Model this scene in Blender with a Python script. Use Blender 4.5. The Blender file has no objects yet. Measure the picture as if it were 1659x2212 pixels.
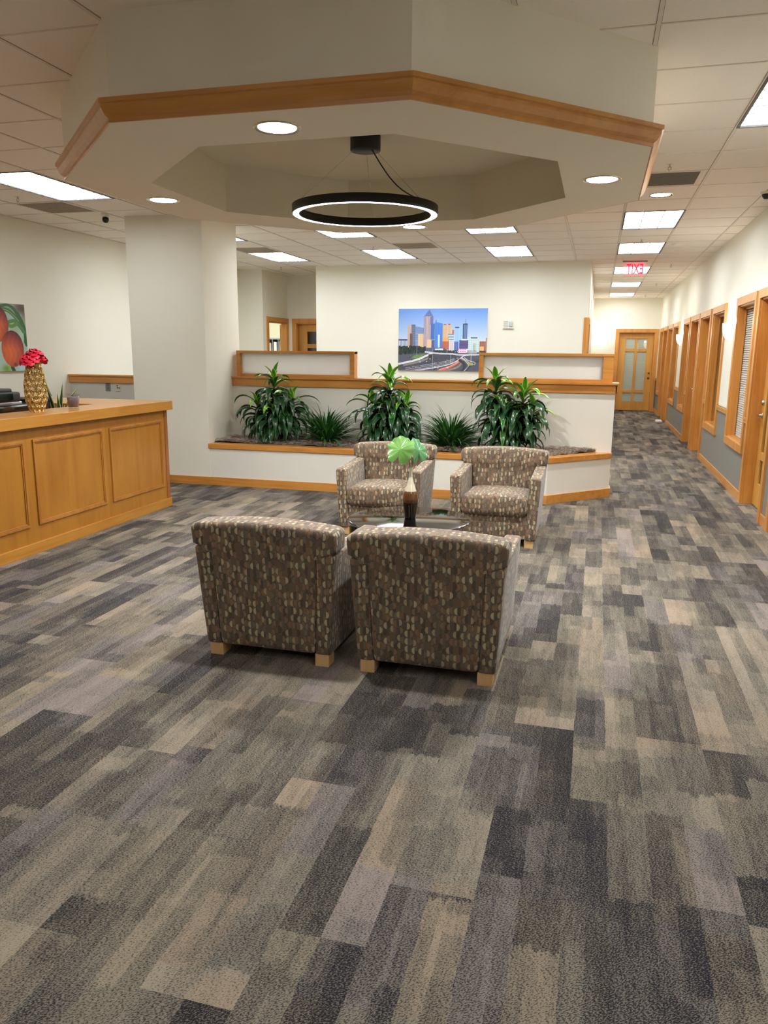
import bpy, math, random
import numpy as np
from mathutils import Vector, Matrix
random.seed(7)
PI = math.pi
scn = bpy.context.scene
COL = scn.collection

# ------------------------------------------------------------------ camera, world, exposure
cam_d = bpy.data.cameras.new('camera')
cam = bpy.data.objects.new('camera', cam_d); COL.objects.link(cam)
RC = ((0.9645487, 0.06231323, -0.2564427), (0.26375784, -0.19518649, 0.94463434), (0.00880906, -0.9787846, -0.20470248))
M = Matrix.Identity(4)
for i in range(3):
    M[i][0] = RC[i][0]; M[i][1] = -RC[i][1]; M[i][2] = -RC[i][2]
M[0][3], M[1][3], M[2][3] = 0, 0, 1.55
cam.matrix_world = M
cam_d.sensor_fit = 'VERTICAL'; cam_d.sensor_height = 36.0; cam_d.sensor_width = 27.0
cam_d.lens = 1660.0 / 2212.0 * 36.0
cam_d.clip_start = 0.02; cam_d.clip_end = 80
scn.camera = cam
w = bpy.data.worlds.new('world'); scn.world = w; w.use_nodes = True
w.node_tree.nodes['Background'].inputs[0].default_value = (0.5, 0.45, 0.4, 1)
w.node_tree.nodes['Background'].inputs[1].default_value = 0.05
scn.view_settings.view_transform = 'Standard'; scn.view_settings.look = 'None'
scn.view_settings.exposure = 0.53; scn.view_settings.gamma = 1.0
scn.view_settings.use_curve_mapping = False
scn.cycles.use_denoising = True
scn.cycles.max_bounces = 12; scn.cycles.diffuse_bounces = 8; scn.cycles.glossy_bounces = 4
scn.cycles.sample_clamp_indirect = 6.0
PANEL_E = 12.0      # troffer diffusers
CAN_E = 30.0
SPOT_W = 125.0
LIGHT_C = (0.94, 0.99, 1.02)

# ------------------------------------------------------------------ helpers
def lin(c):
    return tuple((x/255/12.92 if x/255 <= 0.04045 else ((x/255+0.055)/1.055)**2.4) for x in c)

def tag(o, label=None, cat=None, group=None, kind=None):
    if label: o['label'] = label
    if cat: o['category'] = cat
    if group: o['group'] = group
    if kind: o['kind'] = kind
    return o

def empty(name, loc=(0, 0, 0), rz=0, parent=None):
    o = bpy.data.objects.new(name, None); COL.objects.link(o)
    o.location = loc; o.rotation_euler = (0, 0, rz); o.empty_display_size = 0.1
    if parent: o.parent = parent
    return o

def copy_tree(o, parent=None):
    c = o.copy(); COL.objects.link(c)
    c.parent = parent
    if parent: c.matrix_parent_inverse = o.matrix_parent_inverse.copy()
    for ch in list(o.children): copy_tree(ch, c)
    return c

class MB:
    def __init__(s):
        s.v = []; s.f = []; s.m = []; s.uv = []; s.sm = []
    def face(s, idx, m=0, uv=None, sm=False):
        s.f.append(tuple(idx)); s.m.append(m); s.uv.append(uv); s.sm.append(sm)
    def box(s, x0, x1, y0, y1, z0, z1, m=0):
        if x0 > x1: x0, x1 = x1, x0
        if y0 > y1: y0, y1 = y1, y0
        if z0 > z1: z0, z1 = z1, z0
        b = len(s.v)
        s.v += [(x0,y0,z0),(x1,y0,z0),(x1,y1,z0),(x0,y1,z0),(x0,y0,z1),(x1,y0,z1),(x1,y1,z1),(x0,y1,z1)]
        for q in ((0,3,2,1),(4,5,6,7),(0,1,5,4),(1,2,6,5),(2,3,7,6),(3,0,4,7)):
            s.face([b+i for i in q], m)
        return s
    def prism(s, poly, z0, z1, m=0):
        n = len(poly); b = len(s.v)
        a = sum(poly[i][0]*poly[(i+1)%n][1]-poly[(i+1)%n][0]*poly[i][1] for i in range(n))
        if a < 0: poly = poly[::-1]
        s.v += [(p[0],p[1],z0) for p in poly] + [(p[0],p[1],z1) for p in poly]
        s.face([b+i for i in range(n)][::-1], m); s.face([b+n+i for i in range(n)], m)
        for i in range(n):
            j = (i+1) % n
            s.face([b+i, b+j, b+n+j, b+n+i], m)
        return s
    def quad(s, a, b, c, d, m=0, uv=None, sm=False):
        k = len(s.v); s.v += [a, b, c, d]; s.face([k,k+1,k+2,k+3], m, uv, sm); return s
    def lathe(s, prof, c=(0,0,0), n=32, m=0, mats=None, sm=True, cap=False):
        b = len(s.v)
        for r, z in prof:
            for i in range(n):
                t = 2*PI*i/n
                s.v.append((c[0]+r*math.cos(t), c[1]+r*math.sin(t), c[2]+z))
        for k in range(len(prof)-1):
            mm = mats[k] if mats else m
            for i in range(n):
                j = (i+1) % n
                s.face([b+k*n+i, b+k*n+j, b+(k+1)*n+j, b+(k+1)*n+i], mm, None, sm)
        if cap:
            s.face([b+i for i in range(n)][::-1], mats[0] if mats else m)
            s.face([b+(len(prof)-1)*n+i for i in range(n)], mats[-1] if mats else m)
        return s
    def tube(s, pts, r, n=6, m=0, r2=None, sm=True):
        pts = [Vector(p) for p in pts]; b = len(s.v); L = len(pts)
        up = Vector((0,0,1))
        for k, p in enumerate(pts):
            d = (pts[min(k+1,L-1)]-pts[max(k-1,0)]).normalized()
            u = d.cross(up)
            if u.length < 1e-3: u = d.cross(Vector((1,0,0)))
            u.normalize(); w_ = d.cross(u)
            rr = r if r2 is None else r+(r2-r)*k/(L-1)
            for i in range(n):
                t = 2*PI*i/n
                s.v.append(tuple(p+(u*math.cos(t)+w_*math.sin(t))*rr))
        for k in range(L-1):
            for i in range(n):
                j = (i+1) % n
                s.face([b+k*n+i, b+k*n+j, b+(k+1)*n+j, b+(k+1)*n+i], m, None, sm)
        s.face([b+i for i in range(n)], m); s.face([b+(L-1)*n+i for i in range(n)][::-1], m)
        return s
    def cushion(s, x0, x1, y0, y1, z0, z1, r, fn=None, m=0, k=3, mid=4):
        """box with rounded edges, subdivided, then deformed by fn"""
        mids = list(mid) if isinstance(mid, tuple) else [mid]*3
        ra = list(r) if isinstance(r, tuple) else [r]*3; rq = list(ra)
        def axis(a, b_):
            L = b_-a; rr = min(rq.pop(0), L*0.499)
            t = [a+rr*(1-math.cos(PI/2*i/k)) for i in range(k)]
            t2 = [b_-(q-a) for q in t][::-1]
            n = mids[0]; mids.pop(0)
            return t+[a+rr+(L-2*rr)*i/n for i in range(n+1)]+t2
        X, Y, Z = axis(x0,x1), axis(y0,y1), axis(z0,z1)
        rx, ry, rz = min(ra[0],(x1-x0)*.499), min(ra[1],(y1-y0)*.499), min(ra[2],(z1-z0)*.499)
        cache = {}
        def vid(i,j,l):
            key = (i,j,l)
            if key in cache: return cache[key]
            p = Vector((X[i],Y[j],Z[l]))
            q = Vector((min(max(p.x,x0+rx),x1-rx), min(max(p.y,y0+ry),y1-ry), min(max(p.z,z0+rz),z1-rz)))
            d = p-q
            if d.length > 1e-9:
                e = Vector((d.x/rx, d.y/ry, d.z/rz)); e.normalize()
                p = q+Vector((e.x*rx, e.y*ry, e.z*rz))
            if fn: p = Vector(fn(p.x,p.y,p.z))
            cache[key] = len(s.v); s.v.append(tuple(p)); return cache[key]
        nx, ny, nz = len(X)-1, len(Y)-1, len(Z)-1
        for i in range(nx):
            for j in range(ny):
                s.face([vid(i,j,0),vid(i,j+1,0),vid(i+1,j+1,0),vid(i+1,j,0)],m,None,True)
                s.face([vid(i,j,nz),vid(i+1,j,nz),vid(i+1,j+1,nz),vid(i,j+1,nz)],m,None,True)
        for i in range(nx):
            for l in range(nz):
                s.face([vid(i,0,l),vid(i+1,0,l),vid(i+1,0,l+1),vid(i,0,l+1)],m,None,True)
                s.face([vid(i,ny,l),vid(i,ny,l+1),vid(i+1,ny,l+1),vid(i+1,ny,l)],m,None,True)
        for j in range(ny):
            for l in range(nz):
                s.face([vid(0,j,l),vid(0,j,l+1),vid(0,j+1,l+1),vid(0,j+1,l)],m,None,True)
                s.face([vid(nx,j,l),vid(nx,j+1,l),vid(nx,j+1,l+1),vid(nx,j,l+1)],m,None,True)
        return s
    def build(s, name, mats, parent=None, origin=None, bevel=0, local=False, seg=2):
        """verts are in world space (or, with local=True, in the parent's space)"""
        if not isinstance(mats, (list, tuple)): mats = [mats]
        off = Vector((0,0,0))
        if parent is not None and not local:
            p = parent
            while p: off += p.location; p = p.parent
        if parent is None:
            if origin is None:
                A = np.array(s.v); origin = ((A[:,0].min()+A[:,0].max())/2, (A[:,1].min()+A[:,1].max())/2, A[:,2].min())
            off = Vector(origin)
        me = bpy.data.meshes.new(name)
        me.from_pydata([(a-off.x, b-off.y, c-off.z) for a,b,c in s.v], [], s.f)
        me.polygons.foreach_set('material_index', s.m)
        me.polygons.foreach_set('use_smooth', s.sm)
        for mt in mats: me.materials.append(mt)
        uvl = me.uv_layers.new(name='UVMap')
        buf = np.zeros(len(me.loops)*2, dtype=np.float32)
        for p, uv in zip(me.polygons, s.uv):
            if uv is not None:
                for k, li in enumerate(p.loop_indices):
                    buf[2*li], buf[2*li+1] = uv[k]
            else:
                n = p.normal; ax = max(range(3), key=lambda i: abs(n[i]))
                for li, vi in zip(p.loop_indices, p.vertices):
                    c = me.vertices[vi].co
                    if ax == 0: a, b = c.y, c.z
                    elif ax == 1: a, b = c.x, c.z
                    else: a, b = c.x, c.y
                    buf[2*li], buf[2*li+1] = a, b
        uvl.data.foreach_set('uv', buf)
        me.update()
        o = bpy.data.objects.new(name, me); COL.objects.link(o)
        if parent is not None: o.parent = parent
        else: o.location = off
        if bevel:
            b = o.modifiers.new('bevel', 'BEVEL'); b.width = bevel; b.segments = seg; b.limit_method = 'ANGLE'; b.angle_limit = math.radians(40)
        return o

def struct(mb, name, mats, **k):
    o = mb.build(name, mats, **k)
    if o.parent is None: o['kind'] = 'structure'
    return o

# ------------------------------------------------------------------ materials
class NT:
    def __init__(s, name):
        s.mat = bpy.data.materials.new(name); s.mat.use_nodes = True
        s.t = s.mat.node_tree; s.n = s.t.nodes; s.b = s.n['Principled BSDF']
    def new(s, typ, **k):
        x = s.n.new(typ)
        for a, v in k.items(): setattr(x, a, v)
        return x
    def put(s, sock, v):
        if isinstance(v, bpy.types.NodeSocket): s.t.links.new(v, sock)
        elif v is not None:
            if hasattr(sock, 'default_value'):
                try: sock.default_value = v
                except Exception: sock.default_value = (*v, 1) if len(v) == 3 else v
    def m(s, op, a, b=None, c=None, clamp=False):
        x = s.new('ShaderNodeMath', operation=op, use_clamp=clamp)
        s.put(x.inputs[0], a)
        if b is not None: s.put(x.inputs[1], b)
        if c is not None: s.put(x.inputs[2], c)
        return x.outputs[0]
    def comb(s, x, y, z=0.0):
        c = s.new('ShaderNodeCombineXYZ'); s.put(c.inputs[0], x); s.put(c.inputs[1], y); s.put(c.inputs[2], z); return c.outputs[0]
    def sep(s, v):
        c = s.new('ShaderNodeSeparateXYZ'); s.put(c.inputs[0], v); return c.outputs
    def wn(s, v):
        c = s.new('ShaderNodeTexWhiteNoise', noise_dimensions='3D'); s.put(c.inputs['Vector'], v); return c.outputs
    def noise(s, v, scale=1.0, detail=2.0, rough=0.5, dist=0.0):
        c = s.new('ShaderNodeTexNoise'); s.put(c.inputs['Vector'], v)
        c.inputs['Scale'].default_value = scale; c.inputs['Detail'].default_value = detail
        c.inputs['Roughness'].default_value = rough; c.inputs['Distortion'].default_value = dist
        return c.outputs[0]
    def mix(s, f, a, b, mode='MIX'):
        c = s.new('ShaderNodeMix', data_type='RGBA', blend_type=mode)
        s.put(c.inputs[0], f)
        for sock, v in ((c.inputs[6], a), (c.inputs[7], b)):
            if isinstance(v, tuple) and len(v) == 3: v = (*v, 1)
            s.put(sock, v)
        return c.outputs[2]
    def ramp(s, f, stops, interp='LINEAR'):
        c = s.new('ShaderNodeValToRGB'); s.put(c.inputs[0], f); r = c.color_ramp; r.interpolation = interp
        while len(r.elements) < len(stops): r.elements.new(0.5)
        for e, (p, col) in zip(r.elements, stops): e.position = p; e.color = (*col, 1)
        return c.outputs[0]
    def bump(s, h, strength=0.3, dist=0.01):
        c = s.new('ShaderNodeBump'); s.put(c.inputs['Height'], h); c.inputs['Strength'].default_value = strength
        c.inputs['Distance'].default_value = dist; s.t.links.new(c.outputs[0], s.b.inputs['Normal'])
    def pos(s): return s.new('ShaderNodeNewGeometry').outputs['Position']
    def obj(s): return s.new('ShaderNodeTexCoord').outputs['Object']
    def uv(s): return s.new('ShaderNodeTexCoord').outputs['UV']
    def vmul(s, v, k):
        c = s.new('ShaderNodeVectorMath', operation='MULTIPLY'); s.put(c.inputs[0], v); c.inputs[1].default_value = k; return c.outputs[0]

def plain(name, rgb, rough=0.5, metal=0.0, emit=0, spec=None, trans=0, ior=None, coat=0, ecol=None, nvar=0.0, nscale=8.0):
    t = NT(name); b = t.b
    c = lin(rgb)
    if nvar:
        n = t.noise(t.pos(), nscale, 3)
        cc = t.mix(n, tuple(x*(1-nvar) for x in c), tuple(min(1, x*(1+nvar)) for x in c)); t.put(b.inputs['Base Color'], cc)
    else: b.inputs['Base Color'].default_value = (*c, 1)
    b.inputs['Roughness'].default_value = rough; b.inputs['Metallic'].default_value = metal
    if spec is not None: b.inputs['Specular IOR Level'].default_value = spec
    if trans: b.inputs['Transmission Weight'].default_value = trans
    if ior: b.inputs['IOR'].default_value = ior
    if coat: b.inputs['Coat Weight'].default_value = coat; b.inputs['Coat Roughness'].default_value = 0.08
    if emit:
        b.inputs['Emission Color'].default_value = (*(ecol or c), 1); b.inputs['Emission Strength'].default_value = emit
    return t.mat

def wood(name, axis, c1=(216,154,76), c2=(188,122,48), rough=0.38, scale=1.0):
    t = NT(name); p = t.pos()
    k = [14*scale, 14*scale, 14*scale]; k[axis] = 1.1*scale
    n1 = t.noise(t.vmul(p, tuple(k)), 1.0, 4, 0.55, 1.2)
    k2 = [120, 120, 120]; k2[axis] = 3
    n2 = t.noise(t.vmul(p, tuple(k2)), 1.0, 2)
    n3 = t.noise(p, 1.7, 2)
    f = t.m('ADD', t.m('MULTIPLY', n1, 0.9), t.m('MULTIPLY', t.m('SUBTRACT', n2, 0.5), 0.25))
    f = t.m('ADD', f, t.m('MULTIPLY', t.m('SUBTRACT', n3, 0.5), 0.6))
    col = t.ramp(f, [(0.22, lin(c2)), (0.50, lin(tuple((a+b)//2+4 for a, b in zip(c1, c2)))), (0.75, lin(c1))])
    t.put(t.b.inputs['Base Color'], col); t.b.inputs['Roughness'].default_value = rough
    t.b.inputs['Coat Weight'].default_value = 0.25; t.b.inputs['Coat Roughness'].default_value = 0.2
    return t.mat

WX, WY, WZ = wood('maple_x', 0), wood('maple_y', 1), wood('maple_z', 2)
DESK_Y = wood('desk_maple_y', 1, (186,132,52), (164,106,36), 0.33)
DESK_X = wood('desk_maple_x', 0, (206,142,62), (180,112,40), 0.33)
DESK_Z = wood('desk_maple_z', 2, (172,116,34), (150,94,22), 0.4, 0.6)
PALE_W = wood('pale_maple', 2, (222,184,130), (205,160,105), 0.45)

def wall_mat(name, c, var=0.02):
    t = NT(name); p = t.pos()
    n = t.noise(p, 160, 2); n2 = t.noise(p, 2.0, 2)
    cc = lin(c); col = t.mix(n2, tuple(x*(1-var) for x in cc), tuple(min(1, x*(1+var)) for x in cc))
    t.put(t.b.inputs['Base Color'], col); t.b.inputs['Roughness'].default_value = 0.75
    t.bump(n, 0.12, 0.003); return t.mat
CREAM = wall_mat('wall_cream_paint', (233, 230, 216))
GREYP = wall_mat('wall_grey_paint', (128, 124, 116))
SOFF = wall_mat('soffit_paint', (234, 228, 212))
PLANTP = wall_mat('planter_paint', (230, 227, 217))
TILE = None
t = NT('ceiling_tile'); p = t.pos()
n = t.noise(p, 90, 3, 0.7)
t.put(t.b.inputs['Base Color'], t.mix(n, lin((236,230,222)), lin((247,241,233)))); t.b.inputs['Roughness'].default_value = 0.9
t.bump(n, 0.25, 0.004); TILE = t.mat
GRID = plain('ceiling_grid_metal', (222, 214, 202), 0.45)
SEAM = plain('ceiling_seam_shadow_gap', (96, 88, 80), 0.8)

# carpet
t = NT('plank_carpet'); p = t.pos(); x, y, z = t.sep(p)
fl = lambda v: t.m('FLOOR', v)
warp = t.noise(t.vmul(p, (16, 5, 1)), 1.0, 3, 0.7)
warp2 = t.noise(t.vmul(p, (45, 9, 1)), 1.0, 3, 0.75)
wy = t.m('ADD', y, t.m('MULTIPLY', t.m('SUBTRACT', warp2, 0.5), 0.12))
wx = t.m('ADD', x, t.m('MULTIPLY', t.m('SUBTRACT', warp, 0.5), 0.022))
col_i = fl(t.m('DIVIDE', x, 0.25))
rc = t.wn(t.comb(col_i, 3.3, 1.0))[0]
row_i = fl(t.m('ADD', y, rc))
pr = t.wn(t.comb(col_i, row_i, 5.0))[0]          # per plank
def cell(w_, L, seed, wxx=wx, wyy=wy):
    ci = fl(t.m('DIVIDE', wxx, w_))
    off = t.wn(t.comb(ci, col_i, seed))[0]
    ri = fl(t.m('ADD', t.m('DIVIDE', wyy, L), t.m('MULTIPLY', off, 9.0)))
    return t.wn(t.comb(ci, t.m('ADD', ri, t.m('MULTIPLY', row_i, 13.0)), seed+1))
ca = cell(0.125, 0.46, 11.0); cb = cell(0.0625, 0.62, 23.0); cc_ = cell(0.0833, 0.24, 41.0, x, wy)
v = t.m('ADD', t.m('MULTIPLY', pr, 0.27), t.m('MULTIPLY', ca[0], 0.34))
v = t.m('ADD', v, t.m('MULTIPLY', cb[0], 0.20))
v = t.m('ADD', v, t.m('MULTIPLY', cc_[0], 0.16))
streak = t.noise(t.vmul(p, (26, 3.2, 1)), 1.0, 5, 0.75)
v = t.m('ADD', v, t.m('ADD', t.m('MULTIPLY', t.m('SUBTRACT', streak, 0.5), 0.55), t.m('MULTIPLY', t.m('SUBTRACT', t.noise(t.vmul(p, (70, 22, 1)), 1.0, 3, 0.8), 0.5), 0.30)))
# weave of dark and light yarn
rx = t.m('ADD', t.m('MULTIPLY', x, 0.8), t.m('MULTIPLY', y, 0.6)); ry = t.m('SUBTRACT', t.m('MULTIPLY', y, 0.8), t.m('MULTIPLY', x, 0.6))
wv = t.noise(t.comb(t.m('MULTIPLY', rx, 150.0), t.m('MULTIPLY', ry, 330.0), 0.0), 1.0, 1.5, 0.6)
v = t.m('ADD', v, t.m('MULTIPLY', t.m('SUBTRACT', wv, 0.5), 0.34))
base = t.ramp(v, [(0.18, lin((45,44,51))), (0.31, lin((60,57,58))), (0.41, lin((84,79,75))), (0.50, lin((102,96,90))),
                  (0.60, lin((116,108,100))), (0.72, lin((141,128,116))), (0.88, lin((156,144,131)))])
hue = t.wn(t.comb(fl(t.m('DIVIDE', wx, 0.125)), fl(t.m('DIVIDE', wy, 0.5)), 77.0))[0]
tint = t.ramp(hue, [(0.0, lin((252,250,244))), (0.30, lin((255,244,232))), (0.52, lin((244,246,243))), (0.68, lin((236,234,255))), (0.86, lin((255,252,238)))], 'CONSTANT')
base = t.mix(1.0, base, tint, 'MULTIPLY')
thr = t.m('ADD', 0.60, t.m('MULTIPLY', v, -0.26))
mask = t.m('MULTIPLY_ADD', t.m('SUBTRACT', wv, thr), 14.0, 0.5, clamp=True)
darky = t.mix(0.55, base, lin((34,33,40))); lighty = t.mix(0.32, base, lin((168,158,140)))
colr = t.mix(mask, darky, lighty)
t.put(t.b.inputs['Base Color'], t.mix(1.0, colr, (0.90, 0.89, 0.885), 'MULTIPLY')); t.b.inputs['Roughness'].default_value = 0.95
t.b.inputs['Specular IOR Level'].default_value = 0.15
t.bump(wv, 0.35, 0.004); CARPET = t.mat

# armchair fabric
t = NT('half_moon_fabric'); u = t.uv(); ux, uy, _ = t.sep(u)
W_, H_ = 0.034, 0.040
def moon(ox, oy, seed, rad=0.47):
    cxn = t.m('DIVIDE', t.m('ADD', ux, ox), W_); ci = t.m('FLOOR', cxn); fx = t.m('SUBTRACT', t.m('FRACT', cxn), 0.5)
    rnd = t.wn(t.comb(ci, 1.0+seed, 2.0))[0]
    cyn = t.m('ADD', t.m('DIVIDE', t.m('ADD', uy, oy), H_), rnd); cj = t.m('FLOOR', cyn); fy = t.m('SUBTRACT', t.m('FRACT', cyn), 0.5)
    r1 = t.wn(t.comb(ci, cj, 4.0+seed))[0]; r2 = t.wn(t.comb(ci, cj, 9.0+seed))[0]; r3 = t.wn(t.comb(ci, cj, 15.0+seed))[0]
    fx = t.m('ADD', fx, t.m('MULTIPLY', t.m('SUBTRACT', r3, 0.5), 0.24))
    d = t.m('SQRT', t.m('ADD', t.m('POWER', t.m('MULTIPLY', fx, 1.05), 2.0), t.m('POWER', fy, 2.0)))
    sgn = t.m('SUBTRACT', t.m('MULTIPLY', t.m('GREATER_THAN', r2, 0.4), 2.0), 1.0)
    half = t.m('GREATER_THAN', t.m('MULTIPLY', fx, sgn), -0.03)
    inside = t.m('LESS_THAN', d, rad)
    edge = t.m('MULTIPLY', t.m('GREATER_THAN', d, rad-0.06), t.m('LESS_THAN', d, rad+0.03))
    return inside, half, edge, r1, r2, r3
iA, hA, eA, r1, r2, r3 = moon(0.0, 0.0, 0.0)
iB, hB, eB, q1, q2, q3 = moon(0.017, 0.011, 50.0, 0.52)
ground = t.ramp(r1, [(0.0, lin((112,90,70))), (0.25, lin((94,81,67))), (0.5, lin((128,99,76))), (0.75, lin((106,94,80)))], 'CONSTANT')
g2 = t.ramp(q1, [(0.0, lin((132,104,82))), (0.3, lin((98,86,73))), (0.6, lin((118,106,90))), (0.8, lin((84,70,58)))], 'CONSTANT')
tan_ = t.ramp(r3, [(0.0, lin((168,150,118))), (0.5, lin((184,168,134))), (0.72, lin((138,110,86)))], 'CONSTANT')
oth = t.ramp(r2, [(0.0, lin((76,66,57))), (0.5, lin((98,86,72)))], 'CONSTANT')
c_ = t.mix(t.m('MULTIPLY', iB, hB), ground, g2)
c_ = t.mix(t.m('MULTIPLY', t.m('MULTIPLY', eB, hB), 0.55), c_, lin((54,46,40)))
show = t.m('GREATER_THAN', r1, 0.22)
c_ = t.mix(t.m('MULTIPLY', t.m('MULTIPLY', iA, hA), show), c_, tan_)
c_ = t.mix(t.m('MULTIPLY', t.m('MULTIPLY', eA, t.m('MULTIPLY', hA, show)), 0.55), c_, lin((58,50,42)))
wvf = t.noise(t.vmul(u, (900, 900, 1)), 1.0, 1)
c_ = t.mix(t.m('MULTIPLY', t.m('SUBTRACT', wvf, 0.35), 0.3), c_, lin((70,60,50)))
t.put(t.b.inputs['Base Color'], c_); t.b.inputs['Roughness'].default_value = 0.82
t.b.inputs['Sheen Weight'].default_value = 0.25; t.b.inputs['Sheen Roughness'].default_value = 0.4
t.bump(wvf, 0.2, 0.002); FABRIC = t.mat

# leaves: uv.x across (-1..1), uv.y along
def leaf_mat(name, mid, edge, stripe=True):
    t = NT(name); ux, uy, _ = t.sep(t.uv())
    a = t.m('ABSOLUTE', ux)
    e = t.m('MULTIPLY_ADD', t.m('SUBTRACT', a, 0.72), 6.0, 0.5, clamp=True) if stripe else 0.0
    n = t.noise(t.pos(), 9, 2)
    c0 = t.mix(n, tuple(q*0.7 for q in lin(mid)), tuple(q*1.35 for q in lin(mid)))
    c = t.mix(e, c0, lin(edge)) if stripe else c0
    t.put(t.b.inputs['Base Color'], c); t.b.inputs['Roughness'].default_value = 0.3
    t.b.inputs['Coat Weight'].default_value = 0.2
    return t.mat
LEAF_D = leaf_mat('leaf_dark', (30, 66, 36), (52, 92, 48))
LEAF_M = leaf_mat('leaf_mid', (44, 98, 42), (110, 150, 62))
LEAF_Y = leaf_mat('leaf_young', (78, 150, 40), (190, 215, 84))
BLADE = leaf_mat('blade_green', (42, 92, 40), (60, 120, 50), False)
BLADE_L = leaf_mat('blade_light', (74, 132, 54), (120, 160, 90), False)
SNAKE = leaf_mat('snake_leaf', (38, 70, 44), (214, 208, 130))
CALAD = leaf_mat('taro_leaf', (104, 152, 72), (60, 110, 60), False)
STEM = plain('plant_stem', (86, 92, 48), 0.6)
BARK = plain('cane_bark', (112, 92, 66), 0.8, nvar=.2, nscale=40)

BLACK = plain('black_powder_coat', (16, 15, 15), 0.45)
BLACKG = plain('black_gloss', (7, 7, 8), 0.06, coat=0.6)
DARKPL = plain('dark_plastic', (38, 38, 40), 0.4)
CHROME = plain('satin_nickel', (200, 196, 188), 0.22, 1.0)
BRASS = plain('aged_brass', (120, 98, 58), 0.3, 1.0)
GOLD = plain('gold_lattice', (216, 186, 118), 0.22, 1.0)
WHITEP = plain('white_plastic', (232, 228, 218), 0.4)
TUBEW = plain('troffer_white', (235, 236, 236), 0.4)
t = NT('frosted_panel'); tl = t.new('ShaderNodeBsdfTranslucent'); tl.inputs[0].default_value = (*lin((240,242,240)), 1)
mx = t.new('ShaderNodeMixShader'); mx.inputs[0].default_value = 0.5; t.b.inputs['Base Color'].default_value = (*lin((246,247,245)), 1); t.b.inputs['Roughness'].default_value = .35
t.t.links.new(t.b.outputs[0], mx.inputs[1]); t.t.links.new(tl.outputs[0], mx.inputs[2]); t.t.links.new(mx.outputs[0], t.n['Material Output'].inputs[0]); FROST = t.mat
CANV = plain('canvas_edge', (214,210,202), 0.7)
def thin_glass(name, tint, base=0.04):
    t = NT(name); tr_ = t.new('ShaderNodeBsdfTransparent'); tr_.inputs[0].default_value = (*tint, 1)
    gl = t.new('ShaderNodeBsdfGlossy'); gl.inputs['Roughness'].default_value = 0.01
    lw = t.new('ShaderNodeLayerWeight'); lw.inputs[0].default_value = 0.5
    fr_ = t.m('MULTIPLY_ADD', t.m('POWER', lw.outputs['Facing'], 5.0), 0.9, base, clamp=True)
    mx = t.new('ShaderNodeMixShader'); t.t.links.new(fr_, mx.inputs[0])
    t.t.links.new(tr_.outputs[0], mx.inputs[1]); t.t.links.new(gl.outputs[0], mx.inputs[2]); t.t.links.new(mx.outputs[0], t.n['Material Output'].inputs[0])
    return t.mat
GLASS = thin_glass('window_glass', (0.9, 0.93, 0.92)); TUMB = thin_glass('tumbler_glass', (0.93, 0.93, 0.95), 0.07)
WBLIND = plain('window_blind_slat', (186, 178, 166), 0.55)
BLIND = plain('blind_slat', (232, 228, 218), 0.5)
PRINT = NT('canvas_print'); ca_ = PRINT.new('ShaderNodeVertexColor', layer_name='Col')
PRINT.t.links.new(ca_.outputs[0], PRINT.b.inputs['Base Color']); PRINT.b.inputs['Roughness'].default_value = 0.55; PRINT = PRINT.mat

def emitter(name, rgb, strength, col=None):
    t = NT(name); t.b.inputs['Base Color'].default_value = (*lin(rgb), 1)
    t.b.inputs['Emission Color'].default_value = (*(col or lin(rgb)), 1); t.b.inputs['Emission Strength'].default_value = strength
    return t.mat
PANEL = emitter('fluorescent_lens', (240,245,250), PANEL_E, LIGHT_C)
RING_E = emitter('ring_led_band', (255,255,255), 8.0, (1, 0.98, 0.93))
CANL = emitter('downlight_lamp', (250,250,255), CAN_E, (1, 0.95, 0.9))
SCONCE = emitter('sconce_glass', (255,250,240), 3.2, (1, 0.93, 0.82))
RED_E = emitter('exit_letter_red', (200, 10, 40), 0.9, (1, 0.01, 0.07))

# ------------------------------------------------------------------ setting: floor, ceiling, walls
CZ = 3.01
XL, XR, XC = -6.58, 1.56, -0.20          # left wall, right wall, corridor's left wall
YB, YF, YN = 13.37, 22.3, -3.5
struct(MB().box(-10.5, 4.5, YN-0.2, 22.7, -0.12, 0), 'floor', CARPET)

LIGHTS = [(-5.32,5.87),(-5.32,8.92),(-3.49,8.92),(-3.49,11.36),(-5.32,11.36),(-1.66,8.92),(-1.66,11.36),(0.17,8.92),
          (0.17,11.36),(0.17,14.41),(0.17,17.46),(0.17,20.51),(0.78,4.65),(-5.32,1.6),(0.78,0.38),(-2.27,-1.45)]
cells = set()
for lx, ly in LIGHTS:
    i = round((lx-0.17)/0.61); j = round((ly-5.87)/0.61)
    cells |= {(i,j),(i,j+1)}
mb = MB(); g = MB()
i0, i1 = -12, 3
j0, j1 = -16, 27
for i in range(i0, i1):
    for j in range(j0, j1):
        if (i,j) in cells: continue
        a, b = 0.17+0.61*i, 5.87+0.61*j
        x0, x1 = max(a, XL-0.1), min(a+0.61, XR+0.1); y0, y1 = max(b, YN), min(b+0.61, YF+0.1)
        if x1 <= x0 or y1 <= y0: continue
        mb.quad((x0,y0,CZ),(x0,y1,CZ),(x1,y1,CZ),(x1,y0,CZ))
for i in range(i0+1, i1):
    a = 0.17+0.61*i
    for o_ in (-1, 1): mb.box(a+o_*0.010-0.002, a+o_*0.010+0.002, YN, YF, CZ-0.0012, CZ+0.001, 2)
    mb.box(a-0.010, a+0.010, YN, YF, CZ-0.004, CZ+0.001, 1)
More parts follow.
